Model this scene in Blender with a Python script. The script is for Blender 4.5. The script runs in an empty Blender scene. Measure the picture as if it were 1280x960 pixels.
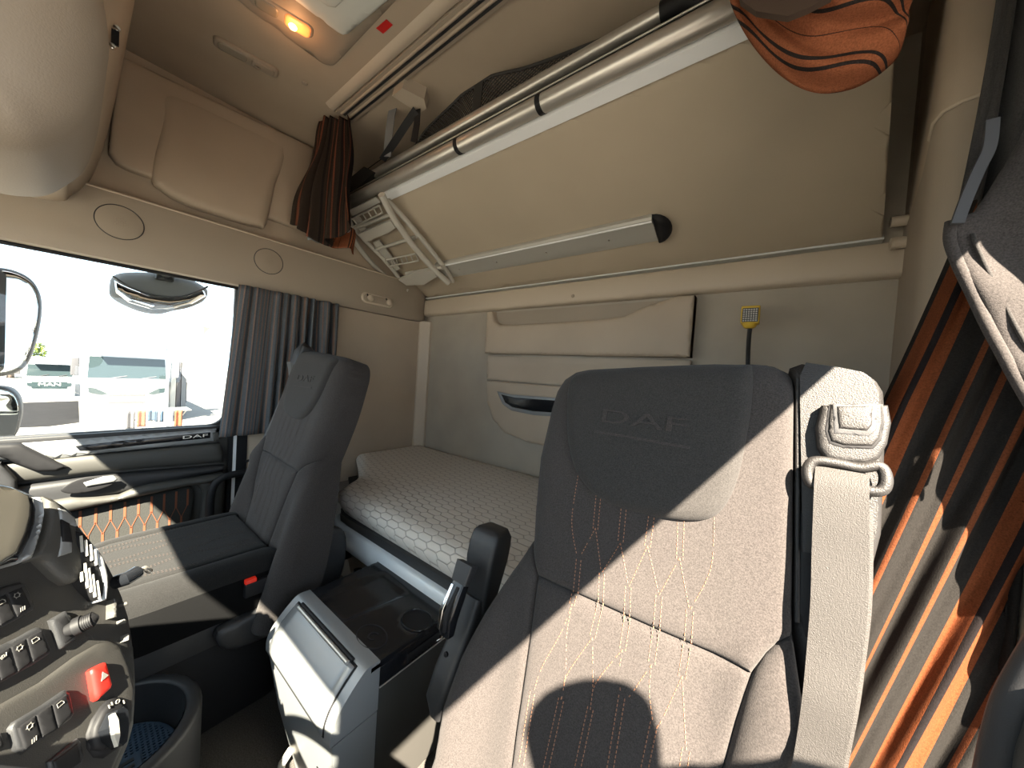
import bpy, bmesh, math, random
import numpy as np
from mathutils import Vector, Matrix
from mathutils.geometry import delaunay_2d_cdt
random.seed(4)
SC = bpy.context.scene
COL = SC.collection
PI = math.pi

# ------------------------------------------------------------------ camera
# world: +X towards the driver's door, +Y towards the bunk wall, +Z up, metres; the eye is at the origin
F = 420.62
_x = Vector((85-640, 432-480, F)).normalized() * -1
_y = Vector((958-640, 489-480, F)).normalized()
_z = _x.cross(_y).normalized()
RW = Matrix((_x, _y, _z))                      # rows: world axes seen in camera space (right, down, forward)
cam = bpy.data.cameras.new('camera'); camo = bpy.data.objects.new('camera', cam); COL.objects.link(camo)
cam.sensor_width = 36; cam.lens = 36*F/1280; cam.clip_start = 0.01; cam.clip_end = 300
r_, d_, f_ = RW.col[0], RW.col[1], RW.col[2]
m = Matrix.Identity(4)
for i in range(3):
    m[i][0] = r_[i]; m[i][1] = -d_[i]; m[i][2] = -f_[i]
camo.matrix_world = m
SC.camera = camo

# ------------------------------------------------------------------ sky, sun, exposure
SUN = Vector((0.75, -0.68, 1.0)).normalized()
w = bpy.data.worlds.new('sky'); SC.world = w; w.use_nodes = True
nt = w.node_tree; bg = nt.nodes['Background']
bg.inputs[0].default_value = (0.74, 0.87, 1.0, 1); bg.inputs[1].default_value = 3.6
sl = bpy.data.lights.new('sun', 'SUN'); so = bpy.data.objects.new('sun', sl); COL.objects.link(so)
sl.energy = 78; sl.angle = 0.0095; sl.color = (1.0, 0.86, 0.69)
so.rotation_euler = SUN.to_track_quat('Z', 'Y').to_euler()
so.location = SUN*20
vs = SC.view_settings
vs.view_transform = 'Standard'; vs.look = 'None'; vs.gamma = 1; vs.use_curve_mapping = False
vs.exposure = 0.0

# ------------------------------------------------------------------ rays through measured points of the place
def ray(px, py):
    v = Vector((px-640, py-480, F)).normalized()
    return RW @ v
def hx(px, py, x): r = ray(px, py); return r*(x/r.x)
def hy(px, py, y): r = ray(px, py); return r*(y/r.y)
def hz(px, py, z): r = ray(px, py); return r*(z/r.z)
def hp(px, py, O, n): r = ray(px, py); return r*(O.dot(n)/r.dot(n))

# ------------------------------------------------------------------ materials
MATS = {}
def mat(name, col, rough=.5, metal=0., noise=0., nscale=200., bump=0., bscale=300., spec=.5, sheen=0., emit=None, estr=0., coat=0.):
    m = bpy.data.materials.new(name); m.use_nodes = True; MATS[name] = m
    n = m.node_tree.nodes; l = m.node_tree.links; b = n['Principled BSDF']
    b.inputs['Base Color'].default_value = (*col, 1); b.inputs['Roughness'].default_value = rough
    b.inputs['Metallic'].default_value = metal; b.inputs['Specular IOR Level'].default_value = spec
    if sheen: b.inputs['Sheen Weight'].default_value = sheen; b.inputs['Sheen Roughness'].default_value = .6
    if coat: b.inputs['Coat Weight'].default_value = coat; b.inputs['Coat Roughness'].default_value = .15
    if emit: b.inputs['Emission Color'].default_value = (*emit, 1); b.inputs['Emission Strength'].default_value = estr
    tc = n.new('ShaderNodeTexCoord')
    if noise:
        t = n.new('ShaderNodeTexNoise'); t.inputs['Scale'].default_value = nscale; t.inputs['Detail'].default_value = 3
        l.new(tc.outputs['Object'], t.inputs['Vector'])
        r = n.new('ShaderNodeMapRange'); r.inputs['From Min'].default_value = .3; r.inputs['From Max'].default_value = .7
        r.inputs['To Min'].default_value = 1-noise; r.inputs['To Max'].default_value = 1+noise
        l.new(t.outputs['Fac'], r.inputs['Value'])
        x = n.new('ShaderNodeVectorMath'); x.operation = 'SCALE'; x.inputs[0].default_value = col
        l.new(r.outputs[0], x.inputs['Scale']); l.new(x.outputs[0], b.inputs['Base Color'])
    if bump:
        t = n.new('ShaderNodeTexNoise'); t.inputs['Scale'].default_value = bscale; t.inputs['Detail'].default_value = 2
        l.new(tc.outputs['Object'], t.inputs['Vector'])
        bu = n.new('ShaderNodeBump'); bu.inputs['Strength'].default_value = bump; bu.inputs['Distance'].default_value = .002
        l.new(t.outputs['Fac'], bu.inputs['Height']); l.new(bu.outputs[0], b.inputs['Normal'])
    return m
BEIGE = mat('beige_plastic', (.41,.335,.255), .55, noise=.05, nscale=4, bump=.15, bscale=500)
BEIGE2 = mat('pale_beige_plastic', (.48,.405,.315), .5, bump=.1, bscale=500)
TAUPE = mat('taupe_plastic', (.30,.25,.195), .55, bump=.15, bscale=500)
HEADL = mat('headliner_cloth', (.40,.325,.245), .9, noise=.04, nscale=6, bump=.2, bscale=700)
CARPETW = mat('bunk_back_panel', (.37,.325,.265), .85, noise=.07, nscale=5, bump=.25, bscale=400)
BUNKC = mat('bunk_underside_cloth', (.41,.345,.26), .85, noise=.04, nscale=3, bump=.3, bscale=900)
DARK = mat('charcoal_plastic', (.020,.0205,.022), .5, bump=.15, bscale=900)
DASH = mat('dash_plastic', (.028,.0265,.024), .55, bump=.2, bscale=1100)
DOORG = mat('door_grey_plastic', (.045,.044,.040), .55, bump=.15, bscale=800)
BLACK = mat('black_gloss', (.008,.009,.011), .18)
BLACKM = mat('black_satin', (.010,.010,.011), .6, spec=.25)
SIDEC = mat('shaded_black_side', (.003,.003,.0032), .9, spec=.1, bump=.3, bscale=900)  # black skirt cloth, darkened further to carry the shadow on the cushion side
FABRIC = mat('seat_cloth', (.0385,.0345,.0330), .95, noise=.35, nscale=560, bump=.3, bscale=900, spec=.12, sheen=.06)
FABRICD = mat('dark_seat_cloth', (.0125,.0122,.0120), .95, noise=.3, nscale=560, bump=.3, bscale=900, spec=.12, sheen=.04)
FABRIC2 = mat('headrest_cloth', (.030,.0285,.0275), .95, noise=.33, nscale=640, bump=.3, bscale=1000, spec=.12, sheen=.06)
SEATP = mat('seat_shell_plastic', (.0125,.0115,.0110), .55, noise=.15, nscale=500, bump=.4, bscale=700)
SILVER = mat('silver_paint', (.27,.28,.285), .38, metal=.35)
RAILS = mat('pale_blue_silver', (.60,.64,.66), .4, metal=.15)
ALU = mat('brushed_aluminium', (.55,.52,.47), .38, metal=.75)
ALU2 = mat('satin_aluminium', (.50,.49,.45), .5, metal=.45)
LADP = mat('grey_ladder_plastic', (.46,.44,.39), .5)
CHROME = mat('chrome', (.8,.8,.8), .12, metal=1)
WHITE = mat('white_paint', (.75,.76,.77), .4)
ORANGE = mat('orange_thread', (.20,.095,.055), .8)
THREAD = mat('dark_thread', (.035,.026,.022), .8)
RUSTT = mat('rust_trim', (.15,.045,.018), .8)
BELT = mat('belt_webbing', (.0200,.0180,.0163), .65, noise=.15, nscale=500, bump=.5, bscale=900, sheen=.03)
STRAPD = mat('dark_strap', (.03,.033,.038), .7)
BELTG = mat('grey_webbing', (.16,.165,.17), .7, bump=.4, bscale=800)
RED = mat('red_plastic', (.40,.012,.008), .5, emit=(1,.04,.01), estr=.25)
REDS = mat('red_sticker', (.5,.012,.01), .5)
HATCH = mat('hatch_cover', (.60,.62,.58), .45)
LENS = mat('lamp_lens', (.26,.23,.18), .15, coat=.6)
LAMPON = mat('lit_amber_lens', (.9,.35,.12), .25, emit=(1.0,.24,.06), estr=1.0)
BULB = mat('lit_bulb', (1,.8,.4), .3, emit=(1.0,.72,.28), estr=5)
BLUE = mat('blue_rubber', (.022,.045,.075), .6)
CARPET = mat('floor_carpet', (.055,.050,.044), 1, noise=.4, nscale=300, bump=.8, bscale=350)
BOXG = mat('bunk_base_cloth', (.13,.115,.10), .9, noise=.15, nscale=200, bump=.4, bscale=500)
ICON = mat('white_print', (.75,.72,.66), .6)
ICOND = mat('grey_print', (.16,.155,.14), .7)
YEL = mat('yellow_plastic', (.65,.42,.04), .45)
SCREEN = mat('display_reflection', (.065,.06,.05), .22, coat=1)  # warm base colour stands in for the cream reflection on the screen
GROUND = mat('concrete_yard', (.15,.145,.135), .9, noise=.12, nscale=.6)
TRUCKW = mat('truck_white', (.45,.46,.47), .35)
TGLASS = mat('truck_glass', (.022,.034,.038), .4, spec=.1)
GSHADE = mat('ground_shade', (.010,.010,.011), .9, spec=.1, noise=.2, nscale=2)  # near-black colour for the painted shade on the yard
TDARK = mat('truck_dark', (.05,.05,.055), .5)
LEAF = mat('bush_leaf', (.12,.17,.03), .7, noise=.4, nscale=3)
SKINM = mat('skin', (.55,.33,.24), .55)
SHIRT = mat('navy_shirt', (.03,.04,.08), .8)
NETM = mat('net_cord', (.03,.029,.027), .8)
BROWNC = mat('dark_brown', (.05,.03,.02), .8)
MIRR = mat('mirror_glass', (.9,.9,.9), .03, metal=1)

def nodes(m): return m.node_tree.nodes, m.node_tree.links
# window glass: thin pane, no refraction
def glass(name, tint, gl):
    m = bpy.data.materials.new(name); m.use_nodes = True; n, l = nodes(m); n.remove(n['Principled BSDF'])
    t = n.new('ShaderNodeBsdfTransparent'); t.inputs[0].default_value = (*tint, 1)
    g = n.new('ShaderNodeBsdfGlossy'); g.inputs['Roughness'].default_value = .02
    x = n.new('ShaderNodeMixShader'); x.inputs[0].default_value = gl
    l.new(t.outputs[0], x.inputs[1]); l.new(g.outputs[0], x.inputs[2]); l.new(x.outputs[0], n['Material Output'].inputs[0])
    return m
GLASS = glass('window_glass', (.93,.96,.96), .04)

# striped cloth: UV.x in metres across the stripes
def stripes(name, base, stops, period, noise=.25):
    m = mat(name, base, .92, bump=.35, bscale=900, spec=.1); n, l = nodes(m); b = n['Principled BSDF']
    uv = n.new('ShaderNodeUVMap'); sx = n.new('ShaderNodeSeparateXYZ'); l.new(uv.outputs[0], sx.inputs[0])
    dv = n.new('ShaderNodeMath'); dv.operation = 'DIVIDE'; dv.inputs[1].default_value = period; l.new(sx.outputs[0], dv.inputs[0])
    fr = n.new('ShaderNodeMath'); fr.operation = 'FRACT'; l.new(dv.outputs[0], fr.inputs[0])
    cr = n.new('ShaderNodeValToRGB'); cr.color_ramp.interpolation = 'CONSTANT'
    e = cr.color_ramp.elements; e[0].position = 0; e[0].color = (*stops[0][1], 1); e[1].position = stops[1][0]; e[1].color = (*stops[1][1], 1)
    for p, c in stops[2:]:
        q = e.new(p); q.color = (*c, 1)
    l.new(fr.outputs[0], cr.inputs[0])
    tc = n.new('ShaderNodeTexCoord'); t = n.new('ShaderNodeTexNoise'); t.inputs['Scale'].default_value = 500; l.new(tc.outputs['Object'], t.inputs['Vector'])
    r = n.new('ShaderNodeMapRange'); r.inputs['From Min'].default_value = .3; r.inputs['From Max'].default_value = .7
    r.inputs['To Min'].default_value = 1-noise; r.inputs['To Max'].default_value = 1+noise; l.new(t.outputs['Fac'], r.inputs['Value'])
    x = n.new('ShaderNodeVectorMath'); x.operation = 'SCALE'; l.new(cr.outputs[0], x.inputs[0]); l.new(r.outputs[0], x.inputs['Scale'])
    l.new(x.outputs[0], b.inputs['Base Color']); return m
_g = (.0125,.0115,.0105); _g2 = (.009,.007,.007); _o = (.11,.032,.0115); _o2 = (.095,.030,.012)
CURT = stripes('striped_curtain', _g, [(0,_g),(.12,_o2),(.155,_g),(.30,_o2),(.335,_g),(.50,_o),(.62,_g2),(.66,_o),(.78,_g),(.93,_o2),(.96,_g)], .19)
_c = (.075,.085,.095)  # bluish haze by the window is mixed into this base colour
CURT2 = stripes('hazy_curtain_far', _c, [(0,_c),(.12,(.15,.105,.085)),(.2,_c),(.42,(.16,.11,.09)),(.50,(.055,.062,.072)),(.62,(.10,.11,.12)),(.80,(.15,.10,.08)),(.88,_c)], .085)
_b = (.030,.022,.017); _b2 = (.13,.045,.025); _b3 = (.014,.011,.010)
CURTB = stripes('dark_bunk_curtain', _b, [(0,_b),(.15,_b2),(.2,_b),(.42,_b3),(.6,_b2),(.66,_b),(.9,_b3)], .07)
CURT3 = stripes('rust_curtain_lining', (.22,.075,.035), [(0,(.24,.082,.038)),(.28,(.02,.016,.015)),(.34,(.24,.082,.038)),(.44,(.02,.016,.015)),(.50,(.22,.075,.035)),(.86,(.04,.02,.015)),(.88,(.24,.082,.038))], .085)

def mattress_mat():
    m = mat('quilted_mattress_cloth', (.33,.30,.265), .9, spec=.2); n, l = nodes(m); b = n['Principled BSDF']
    tc = n.new('ShaderNodeTexCoord'); sx = n.new('ShaderNodeSeparateXYZ'); l.new(tc.outputs['Object'], sx.inputs[0])
    def M(op, a, c=None):
        q = n.new('ShaderNodeMath'); q.operation = op
        for i, v in enumerate((a, c)):
            if v is None: continue
            if isinstance(v, (int, float)): q.inputs[i].default_value = v
            else: l.new(v, q.inputs[i])
        return q.outputs[0]
    A, B = .104, .033                                   # stretched honeycomb cells, lying along the bunk
    px = M('DIVIDE', sx.outputs[0], A); py = M('DIVIDE', M('ADD', sx.outputs[1], sx.outputs[2]), B)
    fold = lambda q: M('ABSOLUTE', M('SUBTRACT', M('FRACT', q), .5))
    qx, qy = M('SUBTRACT', .5, fold(px)), M('SUBTRACT', .5, fold(py))
    s = M('SUBTRACT', M('SUBTRACT', .31, qx), M('MULTIPLY', qy, .24))
    pos = M('GREATER_THAN', s, 0.)
    flat = M('ADD', M('MULTIPLY', pos, M('SUBTRACT', .5, qy)), M('MULTIPLY', M('SUBTRACT', 1., pos), qy))
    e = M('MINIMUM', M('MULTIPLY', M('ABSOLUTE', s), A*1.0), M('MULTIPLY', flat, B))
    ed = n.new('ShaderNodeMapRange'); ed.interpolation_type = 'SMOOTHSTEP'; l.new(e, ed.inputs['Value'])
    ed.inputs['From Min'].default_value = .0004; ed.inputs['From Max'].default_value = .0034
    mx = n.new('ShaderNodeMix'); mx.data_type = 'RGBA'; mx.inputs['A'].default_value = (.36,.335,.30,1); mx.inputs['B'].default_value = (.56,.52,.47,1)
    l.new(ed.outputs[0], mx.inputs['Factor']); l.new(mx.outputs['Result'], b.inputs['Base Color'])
    bu = n.new('ShaderNodeBump'); bu.inputs['Strength'].default_value = .6; bu.inputs['Distance'].default_value = .003
    l.new(ed.outputs[0], bu.inputs['Height']); l.new(bu.outputs[0], b.inputs['Normal'])
    return m
MATT = mattress_mat()

# speaker / mesh pattern: tiny dark holes
def holes(name, col, sc):
    m = mat(name, col, .6); n, l = nodes(m); b = n['Principled BSDF']
    tc = n.new('ShaderNodeTexCoord'); v = n.new('ShaderNodeTexVoronoi'); v.inputs['Scale'].default_value = sc; v.inputs['Randomness'].default_value = .1
    l.new(tc.outputs['Object'], v.inputs['Vector'])
    r = n.new('ShaderNodeMapRange'); r.inputs['From Min'].default_value = .2; r.inputs['From Max'].default_value = .35
    r.inputs['To Min'].default_value = .6; r.inputs['To Max'].default_value = 1; l.new(v.outputs['Distance'], r.inputs['Value'])
    x = n.new('ShaderNodeVectorMath'); x.operation = 'SCALE'; x.inputs[0].default_value = col; l.new(r.outputs[0], x.inputs['Scale']); l.new(x.outputs[0], b.inputs['Base Color'])
    return m
GRILLE = holes('speaker_grille', (.29,.24,.185), 260)

# ------------------------------------------------------------------ object helpers
ORG = {}
def tag(o, label=None, cat=None, group=None, kind=None):
    if label: o['label'] = label
    if cat: o['category'] = cat
    if group: o['group'] = group
    if kind: o['kind'] = kind
    return o
def thing(name, loc, label, cat, group=None):
    o = bpy.data.objects.new(name, None); COL.objects.link(o); o.location = loc; o.empty_display_size = .05
    ORG[o] = Vector(loc); return tag(o, label, cat, group)
def struct(o): o['kind'] = 'structure'; return o
def O(name, vs, fs, m, parent=None, smooth=True, sharp=None, uv=None, recalc=True):
    """one mesh object; vertices given in world coordinates, stored relative to the parent's base"""
    if parent is None:
        a = np.array([tuple(v) for v in vs]); lo, hi = a.min(0), a.max(0)
        org = Vector(((lo[0]+hi[0])/2, (lo[1]+hi[1])/2, lo[2]))
    else: org = ORG[parent]
    me = bpy.data.meshes.new(name)
    me.from_pydata([tuple(Vector(v)-org) for v in vs], [], [tuple(f) for f in fs])
    if uv is not None:
        ul = me.uv_layers.new(name='UVMap')
        for lp in me.loops: ul.data[lp.index].uv = uv[lp.vertex_index]
    if recalc:
        bm = bmesh.new(); bm.from_mesh(me); bmesh.ops.recalc_face_normals(bm, faces=bm.faces); bm.to_mesh(me); bm.free()
    if smooth:
        me.polygons.foreach_set('use_smooth', [True]*len(me.polygons))
        me.set_sharp_from_angle(angle=math.radians(sharp if sharp else 38))
    me.materials.append(m)
    o = bpy.data.objects.new(name, me); COL.objects.link(o)
    if parent is None: o.location = org
    else: o.parent = parent
    ORG[o] = org
    return o
class MB:
    def __init__(s): s.v = []; s.f = []; s.uv = []
    def add(s, vs, fs):
        n = len(s.v); s.v += [Vector(v) for v in vs]; s.f += [tuple(i+n for i in f) for f in fs]; return s
    def box(s, a, b, bev=0):
        x0,y0,z0 = [min(p,q) for p,q in zip(a,b)]; x1,y1,z1 = [max(p,q) for p,q in zip(a,b)]
        if not bev:
            vs = [(x0,y0,z0),(x1,y0,z0),(x1,y1,z0),(x0,y1,z0),(x0,y0,z1),(x1,y0,z1),(x1,y1,z1),(x0,y1,z1)]
            return s.add(vs, [(0,3,2,1),(4,5,6,7),(0,1,5,4),(1,2,6,5),(2,3,7,6),(3,0,4,7)])
        bm = bmesh.new(); bmesh.ops.create_cube(bm, size=1)
        for v in bm.verts: v.co = Vector(((x0+x1)/2+v.co.x*(x1-x0), (y0+y1)/2+v.co.y*(y1-y0), (z0+z1)/2+v.co.z*(z1-z0)))
        bmesh.ops.bevel(bm, geom=bm.edges[:], offset=bev, segments=3, profile=.6, affect='EDGES')
        bm.verts.index_update(); s.add([v.co.copy() for v in bm.verts], [[v.index for v in f.verts] for f in bm.faces]); bm.free(); return s
    def prism(s, pts3, dvec, cap=True):
        """closed polygon of 3-D points pushed along dvec"""
        n = len(pts3); d = Vector(dvec); vs = [Vector(p) for p in pts3]+[Vector(p)+d for p in pts3]
        fs = [(i, (i+1)%n, n+(i+1)%n, n+i) for i in range(n)]
        if cap: fs += [tuple(range(n))[::-1], tuple(range(n, 2*n))]
        return s.add(vs, fs)
    def tube(s, pts, r, n=12, closed=False, flat=1., cap=True, upv=None):
        pts = [Vector(p) for p in pts]; k = len(pts)
        rs = r if isinstance(r, (list, tuple)) else [r]*k
        vs = []; fs = []; prev = None
        for i, p in enumerate(pts):
            if closed: t = (pts[(i+1)%k]-pts[(i-1)%k]).normalized()
            else: t = (pts[min(i+1,k-1)]-pts[max(i-1,0)]).normalized()
            if upv is not None: a = Vector(upv)
            elif prev is None: a = Vector((0,0,1)) if abs(t.z) < .9 else Vector((1,0,0))
            else: a = prev
            a = (a - t*a.dot(t)).normalized(); prev = a; b = t.cross(a)
            for j in range(n):
                an = 2*PI*j/n; vs.append(p + (a*math.cos(an)*flat + b*math.sin(an))*rs[i])
        for i in range(k if closed else k-1):
            for j in range(n):
                i2 = (i+1)%k
                fs.append((i*n+j, i*n+(j+1)%n, i2*n+(j+1)%n, i2*n+j))
        if cap and not closed: fs += [tuple(range(n))[::-1], tuple((k-1)*n+j for j in range(n))]
        return s.add(vs, fs)
    def ribbon(s, pts, wv, hw, th):
        """flat strap: pts centre line, wv width direction (vector or list), hw half width (or list)"""
        k = len(pts); vs = []; fs = []
        for i, p in enumerate(pts):
            p = Vector(p); t = (Vector(pts[min(i+1,k-1)])-Vector(pts[max(i-1,0)])).normalized()
            wd = Vector(wv[i] if isinstance(wv, list) else wv); wd = (wd - t*wd.dot(t)).normalized(); nn = t.cross(wd)
            h = hw[i] if isinstance(hw, list) else hw
            for a, b in ((-1,-1),(1,-1),(1,1),(-1,1)): vs.append(p + wd*a*h + nn*b*th/2)
        for i in range(k-1):
            for j in range(4): fs.append((i*4+j, i*4+(j+1)%4, i*4+4+(j+1)%4, i*4+4+j))
        fs += [(3,2,1,0), tuple((k-1)*4+j for j in range(4))]
        return s.add(vs, fs)
    def lathe(s, prof, org, axis, n=32):
        """prof: list of (radius, height along axis)"""
        ax = Vector(axis).normalized(); a = Vector((0,0,1)) if abs(ax.z) < .9 else Vector((1,0,0)); a = (a-ax*a.dot(ax)).normalized(); b = ax.cross(a)
        vs = []; fs = []; k = len(prof); org = Vector(org)
        for (r, h) in prof:
            for j in range(n): an = 2*PI*j/n; vs.append(org + ax*h + (a*math.cos(an)+b*math.sin(an))*max(r, 1e-5))
        for i in range(k-1):
            for j in range(n): fs.append((i*n+j, i*n+(j+1)%n, (i+1)*n+(j+1)%n, (i+1)*n+j))
        fs += [tuple(range(n))[::-1], tuple((k-1)*n+j for j in range(n))]
        return s.add(vs, fs)
    def make(s, name, m, parent=None, smooth=True, sharp=None): return O(name, s.v, s.f, m, parent, smooth, sharp)
def box(name, a, b, m, parent=None, bev=0): return MB().box(a, b, bev).make(name, m, parent, smooth=bool(bev))
def tube(name, pts, r, m, parent=None, **k): return MB().tube(pts, r, **k).make(name, m, parent, sharp=60)

def spl(pts, per=8, closed=False):
    """Catmull-Rom through points of any dimension"""
    P = [np.array(p, float) for p in pts]; n = len(P); out = []
    for i in range(n if closed else n-1):
        if closed: a, b, c, d = P[(i-1)%n], P[i], P[(i+1)%n], P[(i+2)%n]
        else: a, b, c, d = P[max(i-1,0)], P[i], P[i+1], P[min(i+2,n-1)]
        for k in range(per):
            t = k/per; out.append(.5*((2*b)+(-a+c)*t+(2*a-5*b+4*c-d)*t*t+(-a+3*b-3*c+d)*t**3))
    if not closed: out.append(P[-1])
    return out
def seg_d(pts, poly, closed=True):
    """distance of each 2-D point to a polyline"""
    P = np.asarray(pts, float)[:, None, :]; A = np.asarray(poly, float); B = np.roll(A, -1, 0)
    if not closed: A, B = A[:-1], B[:-1]
    AB = B-A; L = (AB**2).sum(1); L[L == 0] = 1e-12
    t = np.clip(((P-A)*AB).sum(2)/L, 0, 1); D = P-(A+t[..., None]*AB)
    return np.sqrt((D**2).sum(2)).min(1)
def inside(pts, poly):
    P = np.asarray(pts, float); A = np.asarray(poly, float); B = np.roll(A, -1, 0); c = np.zeros(len(P), bool)
    for (x1,y1),(x2,y2) in zip(A, B):
        if y1 == y2: continue
        m = ((y1 > P[:,1]) != (y2 > P[:,1])) & (P[:,0] < (x2-x1)*(P[:,1]-y1)/(y2-y1)+x1); c ^= m
    return c
def resample(poly, step):
    out = []; n = len(poly)
    for i in range(n):
        a = np.array(poly[i], float); b = np.array(poly[(i+1)%n], float); k = max(1, int(round(np.linalg.norm(b-a)/step)))
        for j in range(k): out.append(a+(b-a)*j/k)
    return out
def rrect(x0, y0, x1, y1, r, n=5):
    out = []
    for cx, cy, a0 in ((x1-r,y1-r,0),(x0+r,y1-r,90),(x0+r,y0+r,180),(x1-r,y0+r,270)):
        for k in range(n+1):
            a = math.radians(a0+90*k/n); out.append((cx+r*math.cos(a), cy+r*math.sin(a)))
    return out
def pad(name, poly, fr, m, parent=None, H=.006, r=.012, outer=None, R=.05, step=.015, depth=.02, g=None, bottom=True, sharp=50, holes_=(), uvf=None):
    """upholstery or moulded panel: polygon in a frame, rounded at its rim (H, r), at the big outline (R), g adds relief"""
    bd = resample(poly, step); nb = len(bd); hl = [resample(h, step) for h in holes_]
    mn = np.min(bd, 0); mx = np.max(bd, 0)
    ri = []
    allb = np.array(bd)
    for q in (.30, .75):                                # rings close to the rim keep its rounding crisp
        pass
    gx = np.arange(mn[0]+step/2, mx[0], step); gy = np.arange(mn[1]+step/2, mx[1], step)
    G = np.array([(x+(step*.5 if j % 2 else 0), y) for j, y in enumerate(gy) for x in gx]).reshape(-1, 2)
    # inset rings
    c = []
    for (loop, sgn) in [(bd, 1)]+[(h, -1) for h in hl]:
        A = np.array(loop); nxt = np.roll(A, -1, 0); prv = np.roll(A, 1, 0); t = nxt-prv; t /= np.maximum(np.linalg.norm(t, axis=1)[:, None], 1e-9)
        nn = np.stack([-t[:,1], t[:,0]], 1); area = 0.5*np.sum(A[:,0]*nxt[:,1]-nxt[:,0]*A[:,1]); s = (1 if area > 0 else -1)*sgn
        for q in (.12, .4, .8): c.append(A+nn*s*r*q)
    C = np.concatenate(c); 
    def dd(P):
        d = seg_d(P, poly)
        for h in holes_: d = np.minimum(d, seg_d(P, h))
        return d
    def ok(P):
        q = inside(P, poly)
        for h in holes_: q &= ~inside(P, h)
        return q
    C = C[ok(C)]; C = C[dd(C) > r*.08]
    if len(G): G = G[ok(G)]
    if len(G): G = G[dd(G) > r*.95]
    inn = np.concatenate([C, G]) if len(G) else C
    pts = [tuple(p) for p in bd]; faces = [list(range(nb))]; edges = []
    edges += [(i, (i+1)%nb) for i in range(nb)]
    for h in hl:
        k = len(pts); pts += [tuple(p) for p in h]; edges += [(k+i, k+(i+1)%len(h)) for i in range(len(h))]
    nfix = len(pts); pts += [tuple(p) for p in inn]
    res = delaunay_2d_cdt([Vector(p) for p in pts], edges, [], 0 if not hl else 0, 1e-6)
    V = np.array([tuple(v) for v in res[0]]); T = [tuple(f) for f in res[2]]
    cen = np.array([V[list(f)].mean(0) for f in T]); keep = ok(cen); T = [f for f, k in zip(T, keep) if k]
    d = dd(V); t = np.clip(d/r, 0, 1); h = H*(np.sqrt(np.clip(1-(1-t)**2, 0, 1))-1)
    if outer is not None:
        do = seg_d(V, outer, closed=False); t = np.clip(do/R, 0, 1); h += R*.9*(np.sqrt(np.clip(1-(1-t)**2, 0, 1))-1)
    if g is not None: h += np.array([g(x, y) for x, y in V])
    vs = [fr(V[i][0], V[i][1], h[i]) for i in range(len(V))]; fs = list(T)
    if depth:
        # rim edges = used by one triangle
        cnt = {}
        for f in T:
            for a, b in zip(f, f[1:]+f[:1]): cnt[(a, b)] = cnt.get((a, b), 0)+1
        be = [(a, b) for (a, b) in cnt if (b, a) not in cnt]
        low = {}
        for a, b in be:
            for q in (a, b):
                if q not in low: low[q] = len(vs); vs.append(fr(V[q][0], V[q][1], -depth-(0 if outer is None else 0)))
        for a, b in be: fs.append((b, a, low[a], low[b]))
        if bottom:
            for f in T: 
                pass
            # flat back over the rim only
            nx = {a: b for a, b in be}; done = set()
            if not hl:
                st = be[0][0]; loop = [st]; q = nx[st]
                while q != st and len(loop) < 20000: loop.append(q); q = nx.get(q, st)
                fs.append(tuple(low[q] for q in loop))
    uv = [uvf(V[min(i, len(V)-1)]) for i in range(len(vs))] if uvf else None
    return O(name, vs, fs, m, parent, True, sharp, uv)
def plane_fr(Or, A, B, N):
    Or, A, B, N = Vector(Or), Vector(A), Vector(B), Vector(N)
    return lambda a, b, h: Or + A*a + B*b + N*h
def grid(name, nu, nv, fn, m, parent=None, uvfn=None, thick=0, sharp=60, closed_u=False):
    vs = []; uv = []; fs = []
    for j in range(nv+1):
        for i in range(nu+1):
            vs.append(fn(i/nu, j/nv)); uv.append(uvfn(i/nu, j/nv) if uvfn else (i/nu, j/nv))
    for j in range(nv):
        for i in range(nu):
            a = j*(nu+1)+i; fs.append((a, a+1, a+nu+2, a+nu+1))
    o = O(name, vs, fs, m, parent, True, sharp, uv, recalc=False)
    if thick:
        s = o.modifiers.new('thick', 'SOLIDIFY'); s.thickness = thick; s.offset = 0
    return o
def text(name, body, size, Or, A, B, m, parent, th=.0006, font_scale=(1,1)):
    """flat raised lettering, converted to a mesh"""
    cu = bpy.data.curves.new(name, 'FONT'); cu.body = body; cu.size = size; cu.extrude = th; cu.align_x = 'CENTER'; cu.align_y = 'CENTER'; cu.resolution_u = 3
    to = bpy.data.objects.new(name, cu); COL.objects.link(to)
    dg = bpy.context.evaluated_depsgraph_get(); me = to.evaluated_get(dg).to_mesh()
    A = Vector(A).normalized(); B = Vector(B).normalized(); N = A.cross(B); Or = Vector(Or)
    vs = [Or + A*v.co.x*font_scale[0] + B*v.co.y*font_scale[1] + N*v.co.z for v in me.vertices]; fs = [tuple(p.vertices) for p in me.polygons]
    bpy.data.objects.remove(to); bpy.data.curves.remove(cu)
    return O(name, vs, fs, m, parent, smooth=False)
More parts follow.
